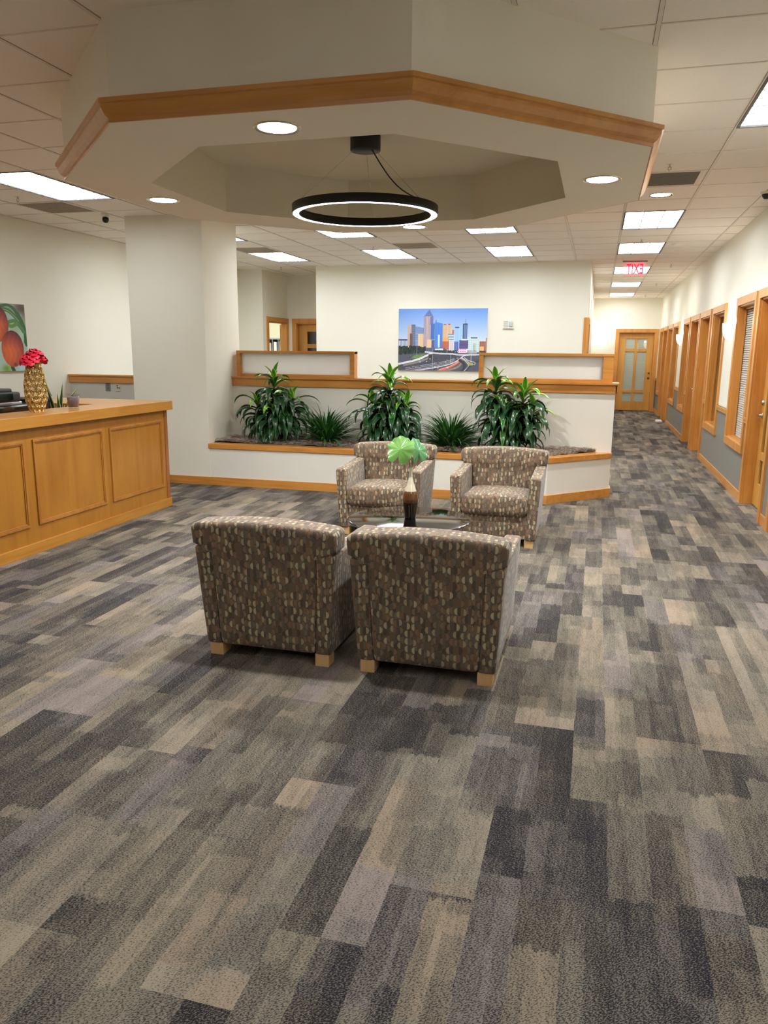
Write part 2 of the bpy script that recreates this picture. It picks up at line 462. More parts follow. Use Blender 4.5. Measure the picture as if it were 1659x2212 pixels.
for j in range(j0, j1):
    b = 5.87+0.61*j
    if YN < b < YF:
        mb.box(XL, XR, b-0.006, b+0.006, CZ-0.0035, CZ+0.001, 1)
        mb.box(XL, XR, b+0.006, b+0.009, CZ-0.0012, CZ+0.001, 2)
struct(mb, 'ceiling', [TILE, GRID, SEAM], origin=(0,0,CZ))
struct(MB().box(-10.5, 4.5, YN-0.2, 22.7, 3.2, 3.3), 'ceiling_deck', GRID)['kind'] = 'structure'

ZR = 0.84
RW = [('window',8.94,10.14),('window',10.97,12.165),('door',12.33,13.583),('door',13.66,14.867),('window',15.02,16.115),
      ('window',17.0,18.24),('door',18.35,19.553),('door',19.705,20.861),('window',20.99,22.039),('door',7.70,8.83),('door',6.30,7.43)]
RW.sort(key=lambda q: q[1])
CS = 0.088      # casing width
mb = MB(); T = 0.18
cur = YN
for kind, a, b in RW + [('end', YF+0.2, 0)]:
    a_in = a+CS if kind != 'end' else a
    mb.box(XR, XR+T, cur, a_in, 0, ZR, 1); mb.box(XR, XR+T, cur, a_in, ZR, 3.2, 0)
    if kind == 'end': break
    b_in = b-CS
    mb.box(XR, XR+T, a_in, b_in, 2.195-CS, 3.2, 0)
    if kind == 'window': mb.box(XR, XR+T, a_in, b_in, 0, 0.50+CS, 1)
    cur = b_in
struct(mb, 'wall_right', [CREAM, GREYP])
struct(MB().box(XR+1.9, XR+2.0, YN, 22.6, 0, 3.2), 'wall_office', CREAM)

# left, rear, far, back walls
mb = MB(); mb.box(XL-0.15, XL, YN, 13.65, 0, 3.2); struct(mb, 'wall_left', CREAM)
struct(MB().box(XL-0.15, XR+T, YN-0.15, YN, 0, 3.2), 'wall_rear', CREAM)
mb = MB()   # far wall with door opening 0.419..1.524
mb.box(XC-0.15, 0.419+CS, YF, YF+T, 0, 3.2); mb.box(1.524-CS, XR, YF, YF+T, 0, ZR, 1); mb.box(1.524-CS, XR, YF, YF+T, ZR, 3.2, 0)
mb.box(0.419+CS, 1.524-CS, YF, YF+T, 2.195-CS, 3.2)
struct(mb, 'wall_far', [CREAM, GREYP])
# back wall block: its face, the corridor side (door opening 14.2-15.3) and the hall side
mb = MB()
mb.box(-4.92, XC, YB, YB+0.15, 0, 3.2)
mb.box(XC-0.15, XC, YB+0.15, 13.56+CS, 0, 3.2); mb.box(XC-0.15, XC, 14.62-CS, YF, 0, 3.2); mb.box(XC-0.15, XC, 13.56+CS, 14.62-CS, 2.12-CS, 3.2)
mb.box(-4.92, -4.77, YB+0.15, 14.86, 0, 3.2)
struct(mb, 'wall_back', CREAM)
mb = MB()   # hall recess: end wall with door, side wall with open doorway
mb.box(-6.08, -5.98+CS, 14.86, 15.0, 0, 3.2); mb.box(-5.98+CS, -4.95-CS, 14.86, 15.0, 2.175-CS, 3.2); mb.box(-4.95-CS, -4.6, 14.86, 15.0, 0, 3.2)
mb.box(-6.20, -6.08, 13.77, 13.80+CS, 0, 3.2); mb.box(-6.20, -6.08, 14.92-CS, 15.0, 0, 3.2); mb.box(-6.20, -6.08, 13.80+CS, 14.92-CS, 2.175-CS, 3.2)
struct(mb, 'wall_hall', CREAM)
struct(MB().box(XL-0.15, -6.08, 13.65, 13.77, 0, 3.2), 'wall_alcove', CREAM)
# side room seen through the doorway
mb = MB(); mb.box(-9.6, -6.2, 17.6, 17.75, 0, 3.2); mb.box(-9.75, -9.6, 13.65, 17.75, 0, 3.2); mb.box(-6.2, -6.05, 15.0, 17.75, 0, 3.2)
mb.box(-9.75, XL-0.15, 13.5, 13.65, 0, 3.2)
struct(mb, 'wall_copy_room', wall_mat('copy_room_paint', (228, 222, 190)))
struct(MB().box(-9.6, -6.2, 13.78, 17.6, 2.95, 3.0), 'ceiling_copy_room', TILE)['kind'] = 'structure'

# pier left of the planter
PX0, PX1, PY0, PY1 = -5.24, -4.29, 8.04, 8.90
struct(MB().box(PX0, PX1, PY0, PY1, 0, 3.2), 'wall_pier', CREAM)
# low wall behind the desk
struct(MB().box(XL, PX0, 8.66, 8.80, 0, 1.13), 'wall_partition', wall_mat('partition_paint', (206, 204, 198)))
mb = MB(); mb.box(XL, PX0, 8.635, 8.66, 1.125, 1.205); mb.box(XL, PX0, 8.62, 8.83, 1.205, 1.225)
struct(mb, 'trim_partition_rail', WX, bevel=.002)['kind'] = 'structure'

# planter front and half wall
front = [(PX1, 8.04), (-0.44, 8.04), (0.20, 8.68), (0.20, 8.80), (0.06, 8.74), (-0.49, 8.16), (PX1, 8.16)]
struct(MB().prism([(PX1,8.045),(-0.435,8.045),(0.20,8.70),(0.20,8.72),(0.05,8.72),(-0.485,8.165),(PX1,8.165)], 0, 0.432), 'wall_planter', PLANTP)
def offset_front(d, d2):   # band along the planter front from outside offset d to inside offset d2
    return [(PX1-0.01, 8.045-d), (-0.435+d*0.42, 8.045-d), (0.20+d*0.3, 8.70-d*1.0), (0.20+d*0.3, 8.72), (0.20-1.15*d2, 8.72), (-0.435-d2*.42, 8.045+d2), (PX1-0.01, 8.045+d2)]
struct(MB().prism(offset_front(0.02, 0.14), 0.432, 0.487), 'trim_planter_cap', WX, bevel=.004)['kind'] = 'structure'
struct(MB().prism(offset_front(0.014, 0.0), 0, 0.095), 'baseboard_planter', WX, bevel=.002)
struct(MB().box(PX1, 0.20, 8.70, 8.88, 0, 1.135), 'wall_half', PLANTP)
struct(MB().box(0.20, 0.214, 8.70, 8.895, 0, 0.095), 'baseboard_half_wall', WY)
mb = MB(); mb.box(PX1, 0.215, 8.678, 8.70, 1.125, 1.215); mb.box(0.20, 0.222, 8.678, 8.90, 1.125, 1.215); mb.box(PX1, 0.215, 8.88, 8.90, 1.125, 1.215)
mb.box(PX1, 0.235, 8.655, 8.925, 1.215, 1.238)
struct(mb, 'trim_half_wall_cap', WX, bevel=.002)['kind'] = 'structure'
# framed screens on the half wall
def screen(x0, x1, post_r, label):
    r_ = empty('framed_privacy_screen', ((x0+x1)/2, 8.79, 1.238))
    tag(r_, label, 'screen', 'framed screens on the planter wall')
    m_ = MB(); pl = 0.05
    m_.box(x0, x0+pl, 8.73, 8.85, 1.238, 1.54); m_.box(x1-post_r, x1, 8.73, 8.85, 1.238, 1.54)
    m_.box(x0+pl, x1-post_r, 8.73, 8.85, 1.238, 1.27); m_.box(x0, x1, 8.725, 8.855, 1.515, 1.545)
    m_.build('frame', WX, r_, bevel=.002)
    MB().box(x0+pl, x1-post_r, 8.775, 8.80, 1.27, 1.515).build('frosted_panel', FROST, r_)
screen(-4.25, -2.745, 0.055, 'long maple-framed white screen on planter wall beside the pale pier')
screen(-1.285, 0.165, 0.11, 'maple-framed white screen on corridor end of planter wall, right of skyline picture')

# soffit octagon
OC = (-1.505, 5.015)
def octa(a, z):
    k = a*math.tan(PI/8)
    return [(OC[0]+x_, OC[1]+y_, z) for x_, y_ in ((-k,-a),(k,-a),(a,-k),(a,k),(k,a),(-k,a),(-a,k),(-a,-k))]
def rings(mb, lst, m=0, closed=False):
    b = len(mb.v)
    for a, z_ in lst: mb.v += octa(a, z_)
    n = len(lst)
    for k in range(n if closed else n-1):
        k2 = (k+1) % n
        for i in range(8):
            j = (i+1) % 8
            mb.face([b+k*8+i, b+k2*8+i, b+k2*8+j, b+k*8+j], m)
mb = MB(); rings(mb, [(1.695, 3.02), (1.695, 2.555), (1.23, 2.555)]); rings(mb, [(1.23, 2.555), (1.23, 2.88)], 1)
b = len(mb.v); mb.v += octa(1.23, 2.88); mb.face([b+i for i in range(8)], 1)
struct(mb, 'wall_soffit', [SOFF, wall_mat('soffit_recess_shade', (214, 208, 188))], origin=(OC[0], OC[1], 2.555))  # recess colour is darkened to carry the shade inside the octagon
mb = MB(); rings(mb, [(1.690,2.648),(1.748,2.648),(1.748,2.630),(1.738,2.626),(1.738,2.612),(1.722,2.585),(1.704,2.572),(1.703,2.5555),(1.690,2.5555)], closed=True)
struct(mb, 'trim_soffit', wood('soffit_maple', 0, (204,146,76), (180,120,54), 0.35), origin=(OC[0], OC[1], 2.5555))['kind'] = 'structure'

# baseboards and chair rail
bb = 0.10
mb = MB(); cr = MB(); cur = YN
for kind, a, b in RW + [('end', YF, 0)]:
    if a > cur+0.02:
        if True: mb.box(XR-0.014, XR, cur, a, 0, bb)
        cr.box(XR-0.018, XR, cur, a, 0.835, 0.90); cr.box(XR-0.026, XR, cur, a, 0.872, 0.90)
    if kind == 'end': break
    if kind == 'window': mb.box(XR-0.014, XR, a, b, 0, bb)
    cur = b
struct(mb, 'baseboard_right', WY, bevel=.002); struct(cr, 'trim_chair_rail', WY, bevel=.002)['kind'] = 'structure'
mb = MB(); mb.box(PX0-0.014, PX1, 8.026, 8.04, 0, .095); struct(mb, 'baseboard_pier', WX, bevel=.002)
mb = MB(); mb.box(-4.92, XC-.01, YB-0.014, YB, 0, bb); struct(mb, 'baseboard_back', WX)
mb = MB(); mb.box(XC, XC+.014, 14.62, YF, 0, bb); struct(mb, 'baseboard_corridor', WY)
mb = MB(); mb.box(1.524, XR, YF-0.014, YF, 0, bb); mb.box(XC, .419, YF-.014, YF, 0, bb); struct(mb, 'baseboard_far', WX)
mb = MB(); mb.box(XL, XL+.014, YN, 13.65, 0, bb); struct(mb, 'baseboard_left', WY)

# ------------------------------------------------------------------ doors and windows
door_no = [0]; win_no = [0]
def casing(mb, W, ztop, zbot=None, depth=0.15):
    """boards round an opening, local x across, y into the wall"""
    h = W/2; zb = 0 if zbot is None else zbot
    mb.box(-h, -h+CS, -0.022, 0.002, zb, ztop-CS); mb.box(h-CS, h, -0.022, 0.002, zb, ztop-CS)
    mb.box(-h, h, -0.024, 0.002, ztop-CS, ztop)
    mb.box(-h+CS-0.006, -h+CS+0.018, 0.0, depth, zb, ztop-CS); mb.box(h-CS-0.018, h-CS+0.006, 0.0, depth, zb, ztop-CS)
    mb.box(-h+CS, h-CS, 0.0, depth, ztop-CS-0.018, ztop-CS+0.006)
def make_door(loc, rz, W, ztop, label, lever=1, knob='lever', lites=True, dark=False, grain=WZ, recess=0.10, swing=0):
    door_no[0] += 1
    r_ = empty('door_%d' % door_no[0], loc, rz); tag(r_, label, 'door', kind='structure')
    mb = MB(); casing(mb, W, ztop, depth=0.17)
    h = W/2-CS-0.018; top = ztop-CS-0.018
    for sx in (-1, 1): mb.box(sx*h, sx*(h-0.015), recess+0.045, recess+0.065, 0, top)
    mb.box(-h, h, recess+0.045, recess+0.065, top-0.015, top)
    mb.build('casing', grain, r_, local=True, bevel=.0015)
    lf = empty('leaf', (0,0,0), 0, r_) if False else None
    m_ = MB(); y0, y1 = recess, recess+0.042
    h -= 0.003; top -= 0.004; st = 0.17; mull = 0.035
    zr = [(0.012, 0.25), (0.495, 0.575), (1.60, 1.68), (top-0.14, top)]
    if lites:
        m_.box(-h, -h+st, y0, y1, 0.012, top); m_.box(h-st, h, y0, y1, 0.012, top)
        for a, b in zr: m_.box(-h+st, h-st, y0, y1, a, b)
        m_.box(-mull, mull, y0+0.004, y1-0.004, 0.25, top-0.14)
    else: m_.box(-h, h, y0, y1, 0.012, top)
    leaf = m_.build('leaf', DOORW, r_, local=True, bevel=.003)
    if lites:
        for sx in (-1, 1):
            for a, b in ((0.25,0.495),(0.575,1.60),(1.68,top-0.14)):
                xa, xb = (mull, h-st) if sx > 0 else (-h+st, -mull)
                MB().box(xa, xb, y0+0.016, y0+0.022, a, b).build('pane', GLASS, leaf, local=True)
        if not dark:
            bl = MB(); zz = 0.255
            while zz < top-0.145:
                bl.box(-h+st+.001, h-st-.001, y0+0.025, y0+0.028, zz, zz+0.0212); zz += 0.023
            bl.build('blind', BLIND, leaf, local=True)
        else:
            MB().box(-h+st, h-st, y1+0.002, y1+0.006, 0.25, top-0.14).build('dark_backing', DARKPL, leaf, local=True)
    hx = lever*(h-0.07)
    hm = MB()
    if knob == 'lever':
        hm.lathe([(0.0,0),(0.03,0),(0.03,0.008),(0.012,0.012),(0.012,0.05)], n=16)
        hm.v = [(a+hx, y0-c_z, b_+0.94) for a, b_, c_z in hm.v]
        hm.tube([(hx, y0-0.05, 0.94), (hx-lever*0.02, y0-0.055, 0.94), (hx-lever*0.115, y0-0.05, 0.945)], 0.009, 8)
        d2 = MB().lathe([(0.0,0.022),(0.018,0.022),(0.03,0.012),(0.03,0)], n=16)
        k = len(hm.v); hm.v += [(a+hx, y0-c_z, b_+1.07) for a, b_, c_z in d2.v]
        for f_ in d2.f: hm.face([q+k for q in f_], 0, None, True)
        hm.build('lever_handle', CHROME, leaf, local=True)
    else:
        k0 = MB().lathe([(0.0,0),(0.03,0),(0.03,0.006),(0.012,0.012),(0.012,0.035),(0.028,0.045),(0.028,0.062),(0.0,0.070)], n=16)
        hm.v = [(a+hx, y0-c_z, b_+0.90) for a, b_, c_z in k0.v]
        for f_ in k0.f: hm.face(f_, 0, None, True)
        n0 = len(hm.v); d2 = MB().lathe([(0.0,0.022),(0.018,0.022),(0.026,0.012),(0.026,0)], n=16)
        hm.v += [(a+hx, y0-c_z, b_+1.03) for a, b_, c_z in d2.v]
        for f_ in d2.f: hm.face([q+n0 for q in f_], 0, None, True)
        hm.build('door_knob', BRASS, leaf, local=True)
    return r_
DOORW = wood('door_maple', 2, (214,160,78), (196,138,58), 0.4)

def make_window(loc, rz, W, zb, zt, label, blind=True):
    win_no[0] += 1
    r_ = empty('window_%d' % win_no[0], loc, rz); tag(r_, label, 'window', kind='structure')
    mb = MB(); casing(mb, W, zt, zb+CS)
    h = W/2
    mb.box(-h, h, -0.024, 0.002, zb, zb+CS); mb.box(-h+CS, h-CS, 0.0, 0.15, zb+CS-0.006, zb+CS+0.015)
    hi = h-CS-0.018
    for sx in (-1, 1): mb.box(sx*hi, sx*(hi-0.022), 0.058, 0.078, zb+CS, zt-CS)
    mb.box(-hi, hi, 0.058, 0.098, zt-CS-0.045, zt-CS-0.018)
    fr = mb.build('frame', WZ, r_, local=True, bevel=.0015)
    MB().box(-hi, hi, 0.135, 0.141, zb+CS+0.015, zt-CS-0.02).build('pane', GLASS, r_, local=True)
    bl = MB(); zz = zb+CS+0.018
    while blind and zz < zt-CS-0.06:
        b0 = len(bl.v); y0 = 0.082
        bl.v += [(-hi, y0, zz), (hi, y0, zz), (hi, y0+0.008, zz+0.021), (-hi, y0+0.008, zz+0.021), (-hi, y0+0.001, zz-0.001), (hi, y0+0.001, zz-0.001), (hi, y0+0.009, zz+0.020), (-hi, y0+0.009, zz+0.020)]
        for q in ((0,1,2,3),(7,6,5,4),(0,4,5,1),(2,6,7,3)): bl.face([b0+i for i in q])
        zz += 0.0255
    if blind: bl.build('blind', WBLIND, r_, local=True)
    return r_
ordn = ['nearest', 'second', 'third', 'fourth', 'fifth', 'sixth']
wd = {'door': 0, 'window': 0}
for kind, a, b in RW:
    k = wd[kind]; wd[kind] += 1; c = (a+b)/2
    if kind == 'window':
        make_window((XR, c, 0), -PI/2, b-a, 0.50, 2.195, ('tall narrow maple-framed window with closed slat blinds, nearest on the right wall' if k == 0 else 'tall narrow maple-framed window with dark glass, %s along the right corridor wall' % ordn[k]), blind=k == 0)
    else:
        lab = 'maple door in recessed casing on the right corridor wall, %s one' % (ordn[k])
        make_door((XR, c, 0), -PI/2, b-a, 2.195, lab, lever=-1 if k in (0, 1, 3) else 1, lites=k < 2, dark=True)
make_door((0.9715, YF, 0), 0, 1.105, 2.195, 'maple door with six glass lites and blinds at the corridor far end', lever=1, knob='knob')
make_door((XC, 14.09, 0), PI/2, 1.06, 2.12, 'maple casing and door at corner of back wall and corridor', lever=1, lites=False)
make_door((-5.465, 14.86, 0), 0, 1.03, 2.175, 'maple door with dark glass lites in the hall recess behind left screen', lever=1, dark=True, lites=True)
# wooden corner board where the back wall turns into the corridor
struct(MB().box(-0.262, XC+0.002, YB-0.02, YB, 0, 2.12).box(XC-.002, XC+0.02, YB-0.02, 13.56, 0, 2.12), 'trim_corner', WZ, bevel=.002)['kind'] = 'structure'
# open doorway to the copy room
door_no[0] += 1
r_ = empty('door_%d' % door_no[0], (-6.08, 14.36, 0), PI/2); tag(r_, 'open maple doorway in hall recess showing a bright room', 'door', kind='structure')
mb = MB(); casing(mb, 1.12, 2.175, depth=0.12); mb.build('casing', WZ, r_, local=True, bevel=.0015)
MB().box(0.50, 1.36, 0.135, 0.175, 0.012, 2.06).build('leaf', DOORW, r_, local=True, bevel=.002)

# ------------------------------------------------------------------ ceiling fixtures
def make_troffer():
    r_ = empty('ceiling_light', (0,0,0))
    m_ = MB(); W, L = 0.61, 1.22
    for x0,x1,y0,y1 in ((0,W,0,0.018),(0,W,L-0.018,L),(0,0.018,0.018,L-0.018),(W-0.018,W,0.018,L-0.018)): m_.box(x0,x1,y0,y1,-0.008,0.03)
    m_.build('frame', BLACK, r_, local=True)
    MB().box(0.018, W-0.018, 0.018, L-0.018, 0.004, 0.02).build('diffuser', PANEL, r_, local=True)
    lv = MB()
    for k in range(1, 3): lv.box(W*k/3-0.006, W*k/3+0.006, 0.018, L-0.018, -0.004, 0.003)
    for k in range(1, 8): lv.box(0.018, W-0.018, L*k/8-0.009, L*k/8+0.009, -0.004, 0.003)
    lv.build('louver', TUBEW, r_, local=True)
    return r_
LAB = ['white-cell fluorescent panel above the reception desk, near the left frame edge',
 'fluorescent panel just behind the pale pier, partly hidden by it',
 'fluorescent panel cut by the soffit edge beneath the black ring light',
 'fluorescent panel in front of the back wall, left of the skyline picture',
 'fluorescent panel near the hall recess, far left of back area',
 'fluorescent panel cut by the soffit edge, above the right end of back wall',
 'fluorescent panel in front of the back wall, right of the skyline picture',
 'largest fluorescent panel over the corridor mouth, beside the round downlight',
 'second fluorescent panel along the corridor, just before the exit sign',
 'third corridor fluorescent panel, directly behind the exit sign',
 'fourth corridor fluorescent panel, just beyond the exit sign',
 'farthest corridor fluorescent panel, closest to the end door',
 'fluorescent panel cropped at the upper right of the photo', 
 'fluorescent panel over the desk side, out of frame', 'fluorescent panel above the viewer on the right, out of frame',
 'fluorescent panel behind the viewer, out of frame']
tr = make_troffer()
for k, ((lx, ly), lab) in enumerate(zip(LIGHTS, LAB)):
    o = tr if k == 0 else copy_tree(tr)
    o.location = (lx, ly, CZ); tag(o, lab, 'ceiling light', 'fluorescent troffers in the tile ceiling')
for k, (lx, ly) in enumerate([(-7.9, 14.6)]):
    o = copy_tree(tr); o.location = (lx, ly, 2.93); tag(o, 'fluorescent panel in the bright room beyond the open doorway', 'ceiling light', 'fluorescent troffers in the tile ceiling')
    o.scale = (1.6, 1.6, 1)

def make_can():
    r_ = empty('downlight', (0,0,0))
    MB().lathe([(0.088,0.0),(0.104,-0.006),(0.112,-0.003),(0.113,0.004)], n=40).build('trim_ring', CHROME, r_, local=True)
    m_ = MB(); m_.lathe([(0.0,-0.0005),(0.03,-0.001),(0.088,-0.002)], n=40); m_.build('lens', CANL, r_, local=True)
    d_ = bpy.data.lights.new('lamp', 'SPOT'); d_.energy = SPOT_W; d_.spot_size = math.radians(152); d_.spot_blend = 0.65
    d_.shadow_soft_size = 0.06; d_.color = (0.97, 0.99, 0.98)
    l_ = bpy.data.objects.new('lamp', d_); COL.objects.link(l_); l_.parent = r_; l_.location = (0,0,-0.02)
    return r_
can = make_can()
for k, (q, lab) in enumerate([((-1.495,3.565,2.555), 'large round downlight in soffit nearest the viewer, left of ring light'),
        ((-2.955,5.015,2.555), 'round downlight in the soffit above the reception desk side'),
        ((-0.045,5.015,2.555), 'round downlight in the soffit nearest the corridor side'),
        ((-1.53,6.50,2.555), 'small round downlight in soffit directly behind the ring light'),
        ((0.469,8.08,3.01), 'round downlight in the tiles between grey vent and corridor panel')]):
    o = can if k == 0 else copy_tree(can)
    o.location = q; tag(o, lab, 'downlight', 'round recessed downlights')

# pendant ring
P0 = (-1.505, 5.015, 2.405)
r_ = empty('ring_pendant_light', P0); tag(r_, 'black ring pendant with white glowing underside hung under the octagonal soffit', 'pendant light')
m_ = MB(); ro, ri, hh = 0.468, 0.420, 0.052
m_.lathe([(ro,0.001),(ro,hh),(ri,hh),(ri,0.001)], n=96); m_.lathe([(ro,0.001),(ro-0.005,0.0)], n=96); m_.lathe([(ri+0.005,0.0),(ri,0.001)], n=96)
m_.build('ring_body', BLACK, r_, local=True)
MB().lathe([(ri+0.005,0.0005),(ro-0.005,0.0005)], n=96).build('light_band', RING_E, r_, local=True)
MB().lathe([(0,0.385),(0.094,0.385),(0.096,0.39),(0.096,0.475)], n=48).build('canopy', BLACK, r_, local=True)
ca2 = MB()
for a in (100, 215, 335):
    th = math.radians(a); MB().tube([(0.075*math.cos(th),0.075*math.sin(th),0.386),(0.444*math.cos(th),0.444*math.sin(th),hh)], 0.0012, 5).build('suspension_wire', CHROME, r_, local=True)
th = math.radians(330); P1 = Vector((0.06*math.cos(th),0.06*math.sin(th),0.386)); P2 = Vector((0.444*math.cos(th),0.444*math.sin(th),hh))
pts = [P1.lerp(P2, k/10)+Vector((0,0,-0.05*math.sin(PI*k/10))) for k in range(11)]
MB().tube(pts, 0.004, 6).build('power_cord', BLACK, r_, local=True)

# vents
VENT = plain('vent_grey', (128, 122, 112), 0.6, nvar=.1, nscale=30)
VENTD = plain('vent_dusty', (176, 164, 148), 0.7, nvar=.25, nscale=14)
def vent(x0, y0, w_, l_, mat, lab, slats=14):
    r_ = empty('ceiling_vent', (x0+w_/2, y0+l_/2, CZ)); tag(r_, lab, 'vent', 'ceiling vents')
    m_ = MB(); e = 0.03; z0, z1 = CZ-0.006, CZ-0.0005
    m_.box(x0,x0+w_,y0,y0+e,z0,z1); m_.box(x0,x0+w_,y0+l_-e,y0+l_,z0,z1); m_.box(x0,x0+e,y0+e,y0+l_-e,z0,z1); m_.box(x0+w_-e,x0+w_,y0+e,y0+l_-e,z0,z1)
    m_.build('frame', GRID, r_)
    m_ = MB(); m_.box(x0+e, x0+w_-e, y0+e, y0+l_-e, CZ-0.002, CZ-0.0005)
    for k in range(slats):
        yy = y0+e+(l_-2*e)*(k+0.5)/slats; m_.box(x0+e, x0+w_-e, yy-0.006, yy+0.006, CZ-0.007, CZ-0.002)
    m_.build('grille', mat, r_)
vent(0.17, 7.09, 0.57, 0.57, VENT, 'dark grey slatted vent beside the soffit corner on the corridor side', 16)
vent(-5.93, 7.09, 0.61, 0.61, VENTD, 'dusty vent behind the near left fluorescent panel')
vent(-2.88, 10.75, 0.61, 0.61, VENTD, 'pale dusty vent in the tiles behind the soffit, above the back wall')
vent(-5.32, 10.75, 0.61, 0.61, VENTD, 'dusty vent next to the hall recess panel, beside the pier')
# sprinklers
def make_sprinkler():
    r_ = empty('sprinkler_head', (0,0,0))
    MB().lathe([(0.0,-0.001),(0.032,-0.001),(0.034,0.004),(0.0,0.004)], n=20).build('escutcheon', WHITEP, r_, local=True)
    m_ = MB(); m_.tube([(0,0,0),(0,0,-0.022)], 0.007, 8); m_.tube([(0.01,0,-0.02),(0.013,0,-0.034),(0,0,-0.048)], 0.003, 5); m_.tube([(-0.01,0,-0.02),(-0.013,0,-0.034),(0,0,-0.048)], 0.003, 5)
    m_.lathe([(0.0,-0.05),(0.016,-0.05),(0.016,-0.048),(0,-0.048)], n=14); m_.build('deflector', CHROME, r_, local=True)
    return r_
sp = make_sprinkler()
for k, (q, lab) in enumerate([((-5.62,6.81), 'sprinkler head left of the dusty vent, at the left frame edge'), ((0.449,6.84), 'sprinkler head beside the dark grey vent'),
        ((-3.2,11.07), 'sprinkler head in the tiles left of the skyline picture'), ((0.452,11.1), 'sprinkler head in front of second corridor panel'),
        ((1.076,14.16), 'sprinkler head nearest on the right side of corridor ceiling'), ((1.09,17.84), 'middle sprinkler head on the right side of corridor ceiling'),
        ((1.06,21.3), 'farthest sprinkler head, by the corridor end wall'), ((-5.585,13.38), 'sprinkler head in the hall recess ceiling')]):
    o = sp if k == 0 else copy_tree(sp)
    o.location = (*q, CZ); tag(o, lab, 'sprinkler', 'ceiling sprinkler heads')
# smoke detector, speaker disc, dome cameras
o = MB().lathe([(0,-0.035),(0.045,-0.035),(0.06,-0.02),(0.068,-0.002),(0.068,0)], n=28).build('smoke_detector', WHITEP, origin=(0,0,0))
o.location = (0.931, 11.6, CZ); tag(o, 'round white smoke detector beside second corridor panel', 'smoke detector')
r_ = empty('security_camera', (-5.36, 7.86, CZ)); tag(r_, 'small white security camera with black lens on ceiling above the desk', 'camera')
MB().lathe([(0.0,-0.03),(0.03,-0.03),(0.045,-0.01),(0.045,0)], n=20).build('mount', WHITEP, r_, local=True)
MB().lathe([(0,-0.095),(0.022,-0.09),(0.034,-0.072),(0.036,-0.055),(0.03,-0.036),(0,-0.03)], n=20).build('lens_ball', BLACK, r_, local=True)
r_ = empty('dome_sensor', (1.40, 8.15, CZ)); tag(r_, 'white dome camera on the ceiling at right frame edge, above the right wall', 'camera')
MB().lathe([(0.0,-0.02),(0.055,-0.02),(0.06,0)], n=24).build('base_plate', WHITEP, r_, local=True)
MB().lathe([(0,-0.065),(0.025,-0.06),(0.04,-0.04),(0.045,-0.02)], n=24).build('dome', DARKPL, r_, local=True)

# exit sign
r_ = empty('exit_sign', (0.475, 13.50, CZ)); tag(r_, 'red EXIT sign on clear panel seen from behind, hung from corridor ceiling', 'exit sign')
MB().box(0.475-0.19, 0.475+0.19, 13.485, 13.515, CZ-0.022, CZ-0.002).build('ceiling_bracket', plain('bracket_grey', (150,140,130), .5), r_)
t = NT('pink_lit_acrylic'); t.b.inputs['Base Color'].default_value = (*lin((255,175,190)), 1); t.b.inputs['Transmission Weight'].default_value = 1.0
t.b.inputs['Roughness'].default_value = 0.0; t.b.inputs['IOR'].default_value = 1.05; t.b.inputs['Alpha'].default_value = 0.5
t.b.inputs['Emission Color'].default_value = (1, .25, .35, 1); t.b.inputs['Emission Strength'].default_value = 0.25; ACR = t.mat
MB().box(0.475-0.165, 0.475+0.165, 13.497, 13.502, CZ-0.235, CZ-0.022).build('acrylic_panel', ACR, r_)
fc = bpy.data.curves.new('exit_text', 'FONT'); fc.body = 'EXIT'; fc.size = 0.215; fc.align_x = 'CENTER'; fc.extrude = 0.0015; fc.offset = 0.003; fc.space_character = 1.0
to = bpy.data.objects.new('exit_text_tmp', fc); COL.objects.link(to)
bpy.context.view_layer.update()
me = bpy.data.meshes.new_from_object(to.evaluated_get(bpy.context.evaluated_depsgraph_get()))
bpy.data.objects.remove(to)
xs = [v.co.x for v in me.vertices]; sc = 0.255/(max(xs)-min(xs)); cxm = (max(xs)+min(xs))/2; mny = min(v.co.y for v in me.vertices)
for v in me.vertices: v.co = Vector((-(v.co.x-cxm)*sc, v.co.z-0.0055, (v.co.y-mny)*1.02-0.205))
me.materials.clear(); me.materials.append(RED_E)
o = bpy.data.objects.new('lettering', me); COL.objects.link(o); o.parent = r_

# sconces
def make_sconce():
    r_ = empty('wall_sconce', (0,0,0))
    m_ = MB(); n = 20; prof = [(0.118,0.085),(0.118,0.05),(0.112,0.0),(0.098,-0.05),(0.07,-0.09),(0.035,-0.112),(0.004,-0.122)]
    b = len(m_.v)
    for rr, z_ in prof:
        for i in range(n+1):
            a = PI+PI*i/n; m_.v.append((rr*math.cos(a), rr*math.sin(a)*0.85, z_))
    for k in range(len(prof)-1):
        for i in range(n): m_.face([b+k*(n+1)+i, b+k*(n+1)+i+1, b+(k+1)*(n+1)+i+1, b+(k+1)*(n+1)+i], 0, None, True)
    m_.build('glass_bowl', SCONCE, r_, local=True)
    MB().box(-0.05,0.05,-0.012,0.0,-0.06,0.06).build('back_plate', CHROME, r_, local=True)
    d_ = bpy.data.lights.new('lamp', 'POINT'); d_.energy = 6; d_.shadow_soft_size = 0.03; d_.color = (1,.9,.75)
    l_ = bpy.data.objects.new('lamp', d_); COL.objects.link(l_); l_.parent = r_; l_.location = (0,-0.05,0.11)
    return r_
sc0 = make_sconce()
for k, (loc, rz, lab) in enumerate([((XR,10.55,1.84), -PI/2, 'nearest half-bowl white wall sconce on right corridor wall'),
        ((XR,16.56,1.84), -PI/2, 'farther half-bowl white wall sconce on right corridor wall'), ((0.03,YF,1.84), 0, 'glowing half-bowl sconce on far wall left of end door')]):
    o = sc0 if k == 0 else copy_tree(sc0)
    o.location = loc; o.rotation_euler = (0,0,rz); tag(o, lab, 'wall sconce', 'white glass wall sconces')

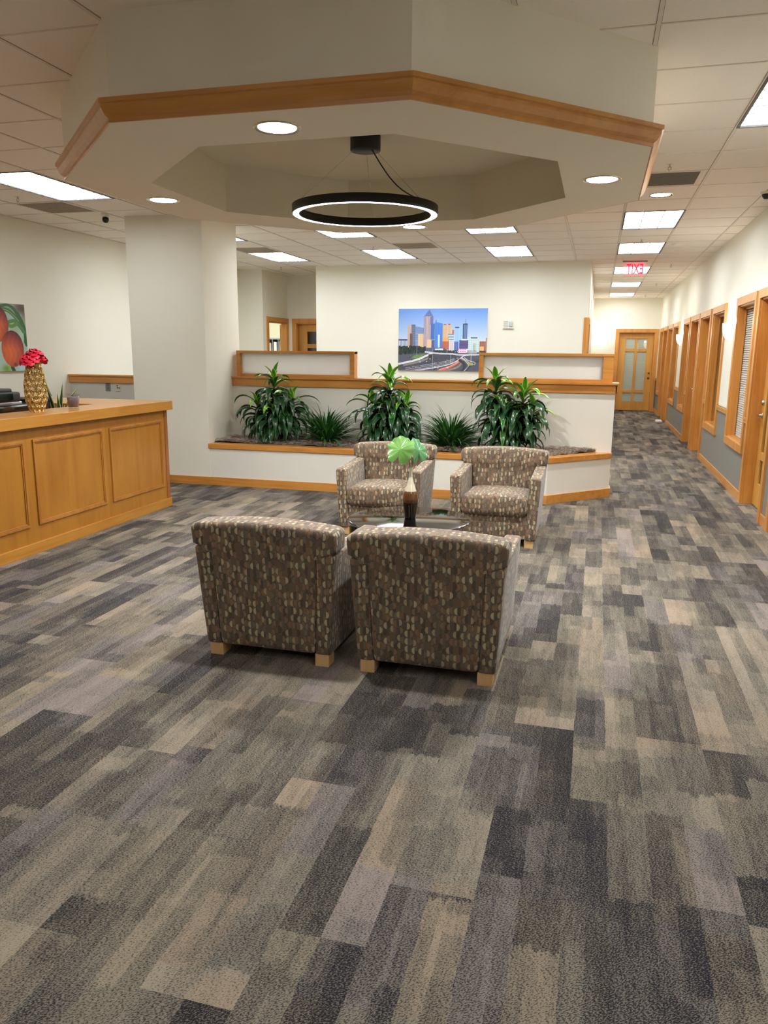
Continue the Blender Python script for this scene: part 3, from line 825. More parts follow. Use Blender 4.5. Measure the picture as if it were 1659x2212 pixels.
# ------------------------------------------------------------------ reception desk
r_ = empty('reception_desk', (-4.6, 5.0, 0)); tag(r_, 'long maple reception desk with framed panels and thick counter top', 'reception desk')
Y0, Y1, XF = 1.2, 6.80, -4.09
m_ = MB(); m_.box(XF-0.03, XF, Y0, Y1, 0.085, 0.97); m_.box(-5.35, XF-0.03, Y1-0.03, Y1, 0.085, 0.97); m_.box(-4.60, -4.57, Y0, 6.1, 0.085, 0.97)
m_.build('body', DESK_Z, r_)
MB().box(XF-0.05, XF+0.016, Y0, Y1+0.016, 0.0, 0.085).build('plinth', DESK_Y, r_, bevel=.003)
MB().box(XF-0.03, XF+0.008, Y1-0.045, Y1+0.006, 0.085, 0.97).build('corner_post', wood('dark_post', 2, (160,100,52), (130,76,36), .4), r_, bevel=.003)
m_ = MB(); m_.prism([(-4.03,Y0),(-4.03,6.83),(-5.30,6.83),(-5.30,6.12),(-4.42,6.12),(-4.42,Y0)], 0.968, 1.055)
m_.build('counter_top', DESK_Y, r_, bevel=.003)
DTR = wood('desk_moulding', 2, (180,120,48), (148,92,30), .3)
for k in range(-1, 4):
    a = 4.886+0.965*(k-1) - (0.0 if k else 0.0); b = a+0.868
    if k == 2: a, b = 5.849, 6.70
    if k > 2: continue
    if a < Y0: continue
    m_ = MB(); z0, z1 = 0.215, 0.872; w1 = 0.020
    for (e0, e1, h_) in ((0.0, w1, 0.013), (w1, w1+0.010, 0.008)):
        xa, xb = XF, XF+h_
        m_.box(xa,xb,a+e0,b-e0,z0+e0,z0+e1); m_.box(xa,xb,a+e0,b-e0,z1-e1,z1-e0)
        m_.box(xa,xb,a+e0,a+e1,z0+e1,z1-e1); m_.box(xa,xb,b-e1,b-e0,z0+e1,z1-e1)
    m_.build('panel_moulding', DTR, r_, bevel=.002)
# inner worktop carrying the machines
r2 = empty('inner_work_desk', (-5.2, 4.0, 0)); tag(r2, 'low maple work surface behind the reception counter', 'desk')
MB().box(-5.6, -4.62, 1.2, 6.05, 0.72, 0.76).build('worktop', DESK_Y, r2, bevel=.003)
for yy in (1.4, 3.6, 5.9): MB().box(-5.55, -5.51, yy, yy+0.04, 0, 0.72).build('leg', BLACK, r2)
# printer
r_ = empty('office_printer', (-5.0, 5.1, 0.76)); tag(r_, 'black multifunction printer behind the counter, left of the gold vase', 'printer')
m_ = MB(); m_.cushion(-5.30, -4.66, 4.55, 5.60, 0.76, 1.09, 0.025, mid=1); m_.build('base', BLACKG, r_)
MB().cushion(-5.28, -4.68, 4.58, 5.52, 1.088, 1.112, 0.008, mid=1).build('silver_band', plain('silver_band', (188,184,182), .3, .3), r_)
MB().cushion(-5.28, -4.67, 4.56, 5.50, 1.108, 1.19, 0.018, mid=1).build('scanner', DARKPL, r_)
m_ = MB(); m_.cushion(-5.26, -4.70, 4.6, 5.44, 1.188, 1.232, 0.015, mid=1, fn=lambda x_,y_,z_: (x_, y_, z_-0.03*max(0,(y_-5.0)))); m_.build('feeder_lid', DARKPL, r_)
MB().box(-4.70,-4.664,5.18,5.40,1.13,1.18).build('control_panel', BLACKG, r_)
r_ = empty('black_equipment_box', (-5.0, 5.8, 0.76)); tag(r_, 'glossy black box behind the counter, between gold vase and snake plant', 'equipment')
MB().cushion(-5.20,-4.72,5.62,5.93,0.76,1.125,0.02,mid=1).build('casing', BLACKG, r_)
MB().box(-4.722,-4.716,5.66,5.89,1.0,1.08).build('front_panel', DARKPL, r_)

# gold vase
VZ = 1.055; VC = (-4.262, 5.185)
r_ = empty('gold_vase', (*VC, VZ)); tag(r_, 'gold openwork lattice vase on the reception counter holding red flowers', 'vase')
def vr(z_):   # radius profile, z 0..0.385
    u_ = z_/0.385
    pts_ = [(0,.052),(.05,.060),(.25,.078),(.5,.083),(.75,.072),(.9,.058),(1,.052)]
    for (a, ra), (b, rb) in zip(pts_, pts_[1:]):
        if u_ <= b: q = (u_-a)/(b-a); q = q*q*(3-2*q); return ra+(rb-ra)*q
    return pts_[-1][1]
m_ = MB(); NR, NC = 9, 11
def vp(i, j, shrink=0, ctr=None):
    z_ = 0.385*j/NR; a = 2*PI*(i+0.5*(j % 2))/NC; rr = vr(z_)
    return Vector((rr*math.cos(a), rr*math.sin(a), z_))
for j in range(NR+1):
    for i in range(NC):
        A = vp(i, j); m_.tube([A, vp(i+1, j)], 0.0032, 4)
        if j < NR:
            sh = 0 if j % 2 == 0 else 1
            B = vp(i+sh, j+1); C_ = vp(i+sh-1, j+1); D = vp(i+1, j)
            m_.tube([A, B], 0.0032, 4); m_.tube([A, C_], 0.0032, 4)
            for tri in ((A, D, B), (A, B, C_)):
                ct = (tri[0]+tri[1]+tri[2])/3; inn = [ct+(q-ct)*0.52 for q in tri]
                for q in range(3): m_.tube([inn[q], inn[(q+1)%3]], 0.0018, 4)
                for q in range(3): m_.tube([inn[q], tri[q]], 0.0013, 4)
m_.build('lattice_body', GOLD, r_, local=True)
MB().lathe([(0,0.002),(0.052,0.002),(0.054,0.008),(0.0,0.009)], n=30).build('base_plate', GOLD, r_, local=True)
# red flowers
PETAL = plain('red_petal', (214, 22, 58), 0.55, nvar=.25, nscale=60)
def make_flower():
    f_ = empty('red_peony', (0,0,0)); rnd_ = random.Random(3); m_ = MB()
    for k in range(34):
        ring_ = k/34; th_ = k*2.399; el = 1.45-1.75*ring_; R0 = 0.010; L = 0.034+0.032*ring_; wd_ = 0.020+0.024*ring_
        d = Vector((math.cos(th_)*math.cos(el), math.sin(th_)*math.cos(el), math.sin(el))); sd = Vector((-math.sin(th_), math.cos(th_), 0)); up_ = sd.cross(d)*-1
        b = len(m_.v); nu, nv = 6, 6
        for v_ in range(nv+1):
            q = v_/nv
            for u_ in range(nu+1):
                s_ = u_/nu*2-1; wq = wd_*(math.sin(PI*(0.12+0.42*min(1, q*1.35))) if q < 0.75 else math.sqrt(max(0.03, 1-((q-0.75)/0.25)**2*0.85)))
                ruf = 0.0035*q*q*math.sin(s_*7+k*1.7)+0.001*rnd_.uniform(-1,1)
                pnt = d*(R0+L*q)+sd*(s_*wq)+up_*(0.010*math.sin(PI*q)-0.010*s_*s_*q*1.4+ruf)
                m_.v.append(tuple(pnt+Vector((0,0,0.02))))
        for v_ in range(nv):
            for u_ in range(nu):
                a = b+v_*(nu+1)+u_; m_.face([a,a+1,a+nu+2,a+nu+1],0,None,True)
    m_.build('petals', PETAL, f_, local=True)
    m_ = MB()
    for k in range(14):
        a = k*2.4; m_.tube([(0,0,0.03),(0.010*math.cos(a),0.010*math.sin(a),0.066+0.004*(k%3))],0.0012,4)
    m_.build('stamens', plain('dark_stamen', (60,40,30), .6), f_, local=True)
    MB().tube([(0,0,0.01),(0,0,-0.06),(0.004,0,-0.30)],0.003,6).build('stem', STEM, f_, local=True)
    return f_
fl0 = make_flower()
for k, (dx, dy, dz, tx, ty, s_, lab) in enumerate([(0.00,-0.055,0.385,0.35,0.1,1.05,'red artificial peony at left of the gold vase bunch'),
        (0.02,0.055,0.375,-0.35,0.3,1.12,'red artificial peony at right of the gold vase bunch'),
        (0.035,0.0,0.42,0.0,0.35,1.05,'red artificial peony at top centre of the gold vase bunch')]):
    o = fl0 if k == 0 else copy_tree(fl0)
    o.location = (VC[0]+dx*0.4, VC[1]+dy*0.75, VZ+dz); o.rotation_euler = (tx, ty, k*2.0); o.scale = (s_,)*3
    tag(o, lab, 'flower', 'red flowers in the gold vase')
# candle jar
r_ = empty('candle_jar', (-4.25, 5.615, 1.055)); tag(r_, 'grey candle in clear glass tumbler on the counter near the gold vase', 'candle')
MB().lathe([(0,0.0005),(0.040,0.0005),(0.043,0.004),(0.053,0.124),(0.0505,0.124),(0.0405,0.012),(0.0,0.012)], n=36).build('glass', TUMB, r_, local=True)
MB().lathe([(0,0.0125),(0.0395,0.0125),(0.0480,0.095),(0.047,0.098),(0,0.094)], n=36).build('wax', plain('grey_wax', (140,128,134), 0.35, nvar=.15, nscale=60), r_, local=True)
MB().tube([(0,0,0.093),(0.001,0,0.108)],0.0012,5).build('wick', BLACK, r_, local=True)

# ------------------------------------------------------------------ foliage helpers
def leaf(mb, base, az, el, L, wd_, droop, m=0, seg=8, fold=0.25, tw=0.0, ymax=None, prof='strap', xlim=None, zmin=None):
    p_ = Vector(base); e = el; dl = L/seg; pts_ = []
    for k in range(seg+1):
        q = k/seg
        d = Vector((math.cos(az)*math.cos(e), math.sin(az)*math.cos(e), math.sin(e)))
        sd = Vector((-math.sin(az), math.cos(az), 0)); nrm = d.cross(sd)*-1
        if nrm.z < 0 and abs(e) < PI/2: nrm = -nrm
        c_, s_ = math.cos(tw*q), math.sin(tw*q)
        sd2 = sd*c_+nrm*s_
        if prof == 'strap': wq = wd_*min(1, (0.35+2.6*q))*(1-max(0,(q-0.45)/0.55)**1.7)
        else: wq = wd_*(0.6+0.4*math.sin(PI*min(1,q*1.2)))*(1-q**3)
        if q >= 1: wq = 0.0006
        pts_.append((p_.copy(), sd2, nrm, wq))
        p_ = p_+d*dl; e -= droop*dl/L*(0.5+1.2*q); e = max(e, -1.5)
    b = len(mb.v)
    for p2, sd2, nrm, wq in pts_:
        for s_ in (-1, 0, 1):
            pt = p2+sd2*(s_*wq/2)+nrm*(abs(s_)*wq*fold)
            if ymax is not None and pt.y > ymax: pt.y = ymax-0.003+0.002*math.tanh((pt.y-ymax)*10)
            if xlim is not None and pt.x < xlim: pt.x = xlim+0.003
            if zmin is not None and pt.z < zmin: pt.z = zmin
            mb.v.append(tuple(pt))
    for k in range(seg):
        for s_ in (0, 1):
            a = b+k*3+s_; u0, u1 = s_-1, s_
            mb.face([a, a+1, a+4, a+3], m, [(u0,k/seg),(u1,k/seg),(u1,(k+1)/seg),(u0,(k+1)/seg)], True)

SOILZ = 0.50
def dracaena(cx, cy, canes, label, seed):
    R_ = random.Random(seed)
    r_ = empty('corn_plant', (cx, cy, SOILZ)); tag(r_, label, 'potted plant', 'tall leafy plants in the planter bed')
    fo = MB()
    for (dx, dy, h_, lean) in canes:
        tx_, ty_ = dx*lean, dy*lean*0.4
        cm = MB(); cm.tube([(dx*0.5+cx, dy*0.4+cy, SOILZ-0.02), (cx+dx, cy+dy*0.6, SOILZ+h_*0.5), (cx+dx+tx_, cy+dy*0.5+ty_, SOILZ+h_)], 0.013, 8, r2=0.009)
        cm.build('cane', BARK, r_)
        nl = int(72*h_/0.75); n_y = 11
        for k in range(nl):
            q = k/(nl-1)
            zz = SOILZ+h_*(0.14+0.86*q**0.9)
            f_ = (zz-SOILZ)/h_
            bx, by = cx+dx*(0.5+0.5*min(1,f_*2))+tx_*max(0,f_*2-1), cy+dy*0.5
            az = k*2.39996+R_.uniform(-.3,.3)
            L = R_.uniform(0.27,0.40)*(0.88 if q > 0.9 else 1)
            if q > 0.93: el, dr, mt, wdt = R_.uniform(1.0,1.45), R_.uniform(0.5,1.1), 2, 0.062; L *= 0.72
            elif q > 0.80: el, dr, mt, wdt = R_.uniform(0.6,1.05), R_.uniform(1.7,2.6), 1 if R_.random() < .6 else 2, 0.062
            else: el, dr, mt, wdt = R_.uniform(0.15,0.75), R_.uniform(2.3,3.4), 0 if R_.random() < .92 else 1, R_.uniform(0.056,0.080)
            if math.sin(az) > 0.3: L *= 0.75
            leaf(fo, (bx, by, zz), az, el, L, wdt, dr, mt, 9, 0.22, R_.uniform(-.8,.8), ymax=8.69, xlim=PX1+0.01, zmin=SOILZ+0.015)
    fo.build('foliage', [LEAF_D, LEAF_M, LEAF_Y], r_)
dracaena(-3.62, 8.40, [(0.0,0.0,0.72,0),(-0.16,-0.05,0.46,.35),(0.17,0.02,0.50,.3),(0.02,-0.14,0.36,.3)], 'tall glossy leafy plant at the pier end of the planter bed, below left screen', 11)
dracaena(-2.225, 8.40, [(0.0,0.0,0.74,0),(-0.15,-0.05,0.48,.3),(0.15,0.0,0.48,.3),(0.03,-0.12,0.42,.3)], 'tall glossy leafy plant in middle of planter, between the two screens', 23)
dracaena(-0.92, 8.40, [(-0.10,0.0,0.74,.3),(0.14,-0.04,0.62,.3),(-0.02,-0.12,0.44,.3),(0.22,0.0,0.44,.3)], 'tall two-headed leafy plant below right screen, nearest the corridor', 37)
def grassy(cx, cy, label, seed):
    R_ = random.Random(seed); r_ = empty('liriope_plant', (cx, cy, SOILZ)); tag(r_, label, 'potted plant', 'low grassy plants in the planter bed')
    fo = MB()
    for k in range(300):
        az = R_.uniform(0, 2*PI); el = 0.35+1.2*R_.random()**0.8; L = R_.uniform(0.36, 0.56)
        if math.sin(az) > 0.2: L *= 0.8
        leaf(fo, (cx+0.06*math.cos(az)*R_.random(), cy+0.05*math.sin(az)*R_.random(), SOILZ-0.005), az, el, L, R_.uniform(0.016,0.027), R_.uniform(0.6,1.5), 0 if R_.random() < .8 else 1, 7, 0.25, R_.uniform(-.5,.5), ymax=8.69, zmin=SOILZ+0.01)
    fo.build('blades', [BLADE, BLADE_L], r_)
    m_ = MB(); m_.lathe([(0.0,-0.01),(0.055,-0.01),(0.04,0.03),(0,0.04)], n=12); m_.build('crown_base', STEM, r_, local=True)
grassy(-2.98, 8.40, 'low grassy plant between the first and middle tall plants', 5)
grassy(-1.52, 8.40, 'low grassy plant between the middle and right tall plants', 6)
# mulch bed
mb = MB(); nx, ny = 150, 22; R_ = random.Random(2)
import mathutils.noise as mn
inner = lambda x_: 8.165 if x_ < -0.485 else 8.165+(x_+0.485)/(0.535)*0.555
b0 = 0; xa, xb = PX1+0.001, 0.04
for j in range(ny+1):
    for i in range(nx+1):
        x_ = xa+(xb-xa)*i/nx; y_ = inner(x_)+(8.699-inner(x_))*j/ny
        h_ = 0.030*mn.noise(Vector((x_*3, y_*4, 0)))+0.012*mn.noise(Vector((x_*25, y_*25, 3)))+0.018*(j/ny)
        mb.v.append((x_, y_, 0.483+h_+0.01))
for j in range(ny):
    for i in range(nx):
        a = j*(nx+1)+i; mb.face([a,a+1,a+nx+2,a+nx+1],0,None,True)
for k in range(5200):
    x_ = R_.uniform(xa+0.02, xb-0.02); yi = inner(x_)
    y_ = R_.uniform(yi+0.01, 8.68); a = R_.uniform(0, PI); L = R_.uniform(0.012,0.03); z_ = 0.505+0.03*mn.noise(Vector((x_*3, y_*4, 0)))+R_.uniform(-0.008,0.016)+0.018*(y_-yi)/max(.05, 8.7-yi)
    dz1, dz2 = R_.uniform(-.01,.014), R_.uniform(-.01,.012)
    ca_, sa_ = math.cos(a)*L, math.sin(a)*L
    clp = lambda yy: min(max(yy, yi+.003), 8.695)
    pts_ = [(x_-ca_, clp(y_-sa_), z_+dz1), (x_+sa_*.3, clp(y_-ca_*.3), z_+0.008), (x_+ca_, clp(y_+sa_), z_+dz2)]
    mb.tube(pts_, 0.0016, 3, 1 if R_.random() < .6 else 2, sm=False)
o = mb.build('moss_mulch', [plain('mulch_dark', (112,98,86), .95, nvar=.3, nscale=60), plain('mulch_grey', (178,160,146), .95), plain('mulch_brown', (140,120,104), .95)])
tag(o, 'curly grey-brown dried moss filling the planter bed', 'mulch', kind='stuff')

# snake plant behind counter
r_ = empty('snake_plant', (-4.75, 6.02, 0.76)); tag(r_, 'variegated snake plant standing behind the counter beside the candle', 'potted plant')
MB().lathe([(0,0.0),(0.06,0.0),(0.075,0.13),(0.068,0.13),(0.06,0.11),(0,0.11)], n=24).build('pot', BLACKG, r_, local=True)
fo = MB()
for (y_, x_, az, el, L, wd_, dr) in [(0.0,0.02,-1.9,1.30,0.42,.055,-.15),(0.06,0.0,1.4,1.35,0.38,.06,-.1),(0.05,0.03,1.2,1.2,0.42,.045,.6),(-0.03,-.03,-1.7,1.0,0.40,.05,-.2),(0.1,0.03,1.5,1.25,0.36,.04,1.3),(0.02,0.05,-1.0,1.35,0.30,.045,0)]:
    leaf(fo, (-4.75+x_*.6, 6.02+y_*.6, 0.865), az, el, L, wd_, dr, 0, 9, 0.2, 0.3, prof='snake')
fo.build('leaves', SNAKE, r_)

# ------------------------------------------------------------------ armchairs
def half_w(z_): return 0.338+0.058*(z_-0.06)
def flare(x_, y_, z_):
    k = (z_-0.06)/0.54
    x2 = x_*(half_w(z_)/0.338)
    y2 = y_+(0.085*(z_-0.06) if y_ > 0.1 else 0.0)
    return x2, y2, z_
def make_armchair():
    r_ = empty('armchair', (0,0,0))
    # backrest: lower centre panel and full-width crest
    def crest(x_, y_, z_):
        z2 = z_+(0.030*(1-(x_/0.335)**2) if z_ > 0.66 else 0)
        yy = y_+(0.012*(1-(x_/0.335)**2) if y_ > 0.28 else -0.012*(1-(x_/0.335)**2))
        return flare(x_, yy, z2)
    def backf(x_, y_, z_):
        q = min(1, max(0, (z_-0.572)/0.022)); q = q*q*(3-2*q)
        x2 = x_*((0.258+(0.346-0.258)*q)/0.336)
        c_ = 1-(x_/0.336)**2
        z2 = z_+0.024*c_*max(0, (z_-0.60)/0.11)
        yy = y_+(0.010*c_*q if y_ > 0.30 else -0.012*c_-0.014*q)
        return flare(x2, yy, z2)
    m_ = MB(); m_.cushion(-0.336, 0.336, 0.225, 0.382, 0.063, 0.706, (0.028, 0.022, 0.036), backf, k=4, mid=(8,3,26))
    m_.build('backrest', FABRIC, r_, local=True)
    def armf(x_, y_, z_):
        z2 = z_+(0.018*(y_+0.37)/0.74-0.010 if z_ > 0.4 else 0)
        return flare(x_, y_, z2)
    for sx in (-1, 1):
        m_ = MB(); a, b = (0.256, 0.338) if sx > 0 else (-0.338, -0.256)
        m_.cushion(a, b, -0.372, 0.378, 0.062, 0.582, 0.016, armf, mid=6); m_.build('arm', FABRIC, r_, local=True)
    def seatf(x_, y_, z_):
        d_ = (1-(x_/0.26)**2)
        return x_*(half_w(z_)/0.338), y_, z_+(0.018*d_-0.05*(y_+0.39)*0.6 if z_ > 0.38 else 0)
    m_ = MB(); m_.cushion(-0.262, 0.262, -0.390, 0.20, 0.255, 0.415, 0.05, seatf, k=4, mid=7); m_.build('seat_cushion', FABRIC, r_, local=True)
    m_ = MB(); m_.cushion(-0.262, 0.262, -0.345, 0.30, 0.065, 0.27, 0.01, flare, mid=2); m_.build('front_panel', FABRIC, r_, local=True)
    for sx in (-1, 1):
        for yy in (-0.355, 0.285):
            m_ = MB(); xx = sx*0.325 if sx < 0 else sx*0.325-0.072
            m_.box(xx, xx+0.072, yy, yy+0.085, 0.0, 0.066); m_.build('leg', PALE_W, r_, local=True, bevel=.002)
    return r_
ac = make_armchair()
for k, (x_, y_, rz, lab) in enumerate([(-1.528, 3.775, PI, 'brown patterned armchair nearest viewer on the left, seen from behind'),
        (-0.713, 3.775, PI, 'brown patterned armchair nearest viewer on the right, seen from behind'),
        (-1.745, 6.52, math.radians(2.5), 'brown patterned armchair facing viewer behind the vase, by the planter'),
        (-0.742, 6.47, math.radians(0.5), 'brown patterned armchair facing viewer nearest the corridor, right of the vase')]):
    o = ac if k == 0 else copy_tree(ac)
    o.location = (x_, y_, 0); o.rotation_euler = (0,0,rz); tag(o, lab, 'armchair', 'patterned armchairs around the coffee table')

# coffee table
TC = (-1.195, 5.06, 0)
r_ = empty('coffee_table', TC); tag(r_, 'round glossy black glass coffee table between the four armchairs', 'coffee table')
MB().lathe([(0,0.392),(0.36,0.392),(0.405,0.398),(0.428,0.412),(0.430,0.417),(0.415,0.420),(0.0,0.4205)], n=96).build('tabletop', BLACKG, r_, local=True)
for a in (45, 135, 225, 315):
    th = math.radians(a); m_ = MB()
    m_.box(-0.035, 0.035, -0.02, 0.02, 0.0, 0.392); c_, s_ = math.cos(th), math.sin(th)
    m_.v = [(0.30*c_+x2*(-s_)+y2*c_+(0.03*c_ if z2 > .1 else 0), 0.30*s_+x2*c_+y2*s_+(0.03*s_ if z2 > .1 else 0), z2) for x2, y2, z2 in m_.v]
    m_.build('leg', PALE_W, r_, local=True, bevel=.004)
m_ = MB().box(-0.30,0.30,-0.012,0.012,0.10,0.14).box(-0.012,0.012,-0.30,0.30,0.10,0.14)
m_.v = [((x2-y2)*.7071, (x2+y2)*.7071, z2) for x2, y2, z2 in m_.v]; m_.build('stretcher', PALE_W, r_, local=True)
# two-tone vase
r_ = empty('bottle_vase', (-1.19, 5.075, 0.4208)); tag(r_, 'slender bottle vase, cream neck over dark brown body, on coffee table', 'vase')
prof = [(0,0),(0.034,0),(0.038,0.004),(0.044,0.05),(0.053,0.11),(0.054,0.135),(0.047,0.175),(0.036,0.205),(0.024,0.24),(0.014,0.28),(0.0105,0.32),(0.0105,0.352),(0.008,0.352),(0.008,0.30)]
import bisect
def interp(pr, n_=5):
    out = []
    for (a, b), (c_, d_) in zip(pr, pr[1:]):
        for k in range(n_): out.append((a+(c_-a)*k/n_, b+(d_-b)*k/n_))
    return out+[pr[-1]]
t = NT('vase_glaze'); zc = t.sep(t.obj())[2]
cr_ = t.ramp(t.m('DIVIDE', zc, 0.352), [(0.0, lin((26,14,10))), (0.30, lin((34,18,12))), (0.40, lin((88,52,26))), (0.535, lin((98,62,34))), (0.55, lin((205,192,165))), (0.80, lin((216,206,184))), (1.0, lin((206,196,172)))])
t.put(t.b.inputs['Base Color'], cr_); t.b.inputs['Roughness'].default_value = 0.08; t.b.inputs['Coat Weight'].default_value = 0.5
MB().lathe(interp(prof), n=40).build('body', t.mat, r_, local=True)
# taro leaves standing in the vase
r_ = empty('leaf_stem_pair', (-1.19, 5.075, 0.72)); tag(r_, 'two artificial round green leaves on stems standing in the bottle vase', 'foliage')
def lobed(cx_, cz_, R0, face_dir, rot, name_mat, wavy, seed, stretch=1.0):
    m_ = MB(); R_ = random.Random(seed); n = 66; rr_ = 8
    f_ = Vector(face_dir).normalized(); up_ = Vector((0,0,1)); sd = up_.cross(f_).normalized(); uu = f_.cross(sd)
    ctr = Vector(cx_); b = len(m_.v); m_.v.append(tuple(ctr))
    for k in range(1, rr_+1):
        q = k/rr_
        for i in range(n):
            a = 2*PI*i/n
            lob = 1+0.035*math.cos(a*11)*q+0.05*math.sin(a*3+seed)*q+0.03*math.sin(a*5)*q; notch = 1-0.55*math.exp(-((((a-rot+PI) % (2*PI))-PI)/0.16)**2)
            rad = R0*q*lob*notch
            rip = wavy*0.6*math.cos(a*11)*q-0.10*R0*q*q+0.12*R0*math.sin(a*2+seed)*q+0.10*R0*math.sin(a*3.0+seed*2)*q*q*q+0.05*R0*math.sin(a*7)*q*q*q
            m_.v.append(tuple(ctr+sd*(rad*math.cos(a)*stretch)+uu*(rad*math.sin(a))+f_*rip))
    for i in range(n): m_.face([b, b+1+i, b+1+(i+1)%n], 0, [(0,0)]*3, True)
    for k in range(rr_-1):
        for i in range(n):
            j = (i+1) % n; m_.face([b+1+k*n+i, b+1+(k+1)*n+i, b+1+(k+1)*n+j, b+1+k*n+j], 0, [(0,k)]*4, True)
    return m_
PV = Vector((-1.19, 5.075, 0.772))
c1 = (-1.245, 4.99, 0.905); c2 = (-1.135, 5.06, 0.895)
lobed(c1, 0, 0.098, (-0.15,-1,0.45), -PI/2-0.2, None, 0.003, 1).build('round_leaf', CALAD, r_)
lobed(c2, 0, 0.085, (0.9,-0.55,0.35), -PI/2, None, 0.003, 2, 0.9).build('round_leaf', leaf_mat('taro_leaf_cool', (86,138,88), (60,110,60), False), r_)
MB().tube([PV-Vector((0,0,0.05)), PV+Vector((-0.01,-0.02,0.07)), c1], 0.0025, 6).build('stem', STEM, r_)
MB().tube([PV-Vector((0,0,0.05)), PV+Vector((0.015,-0.0,0.06)), c2], 0.0025, 6).build('stem', STEM, r_)

# ------------------------------------------------------------------ pictures
def canvas(name_r, w_, h_, nx, ny, paint):
    """paint(X, Y) -> rgb array (0-255); X right 0..1, Y down 0..1"""
    X, Y = np.meshgrid(np.linspace(0, 1, nx), np.linspace(0, 1, ny))
    rgb = paint(X, Y)/255.0
    rgb = np.where(rgb <= 0.04045, rgb/12.92, ((rgb+0.055)/1.055)**2.4)
    vs = np.stack([(X-0.5)*w_, np.full_like(X, -0.0305), (1-Y)*h_], -1).reshape(-1, 3)
    idx = np.arange(nx*ny).reshape(ny, nx)
    fs = np.stack([idx[1:,:-1], idx[1:,1:], idx[:-1,1:], idx[:-1,:-1]], -1).reshape(-1, 4)
    me = bpy.data.meshes.new(name_r); me.from_pydata(vs.tolist(), [], fs.tolist())
    ca = me.color_attributes.new('Col', 'FLOAT_COLOR', 'POINT')
    ca.data.foreach_set('color', np.concatenate([rgb.reshape(-1,3), np.ones((nx*ny,1))], 1).astype(np.float32).ravel())
    me.materials.append(PRINT); me.update()
    return me
def in_poly(X, Y, P):
    ins = np.zeros(X.shape, bool); n = len(P)
    for i in range(n):
        (x1, y1), (x2, y2) = P[i], P[(i+1) % n]
        if y1 == y2: continue
        c = ((Y > min(y1,y2)) & (Y <= max(y1,y2))) & (X < (Y-y1)*(x2-x1)/(y2-y1)+x1)
        ins ^= c
    return ins
def dist_line(X, Y, P):
    D = np.full(X.shape, 1e9)
    for (x1,y1),(x2,y2) in zip(P, P[1:]):
        L2 = (x2-x1)**2+(y2-y1)**2; q = np.clip(((X-x1)*(x2-x1)+(Y-y1)*(y2-y1))/L2, 0, 1)
        D = np.minimum(D, np.hypot(X-x1-q*(x2-x1), Y-y1-q*(y2-y1)))
    return D
def smooth_pts(P, n=8):
    out = []
    for i in range(len(P)-1):
        p0 = np.array(P[max(i-1,0)]); p1 = np.array(P[i]); p2 = np.array(P[i+1]); p3 = np.array(P[min(i+2,len(P)-1)])
        for k in range(n):
            q = k/n; out.append(tuple(0.5*((2*p1)+(-p0+p2)*q+(2*p0-5*p1+4*p2-p3)*q*q+(-p0+3*p1-3*p2+p3)*q**3)))
    return out+[P[-1]]
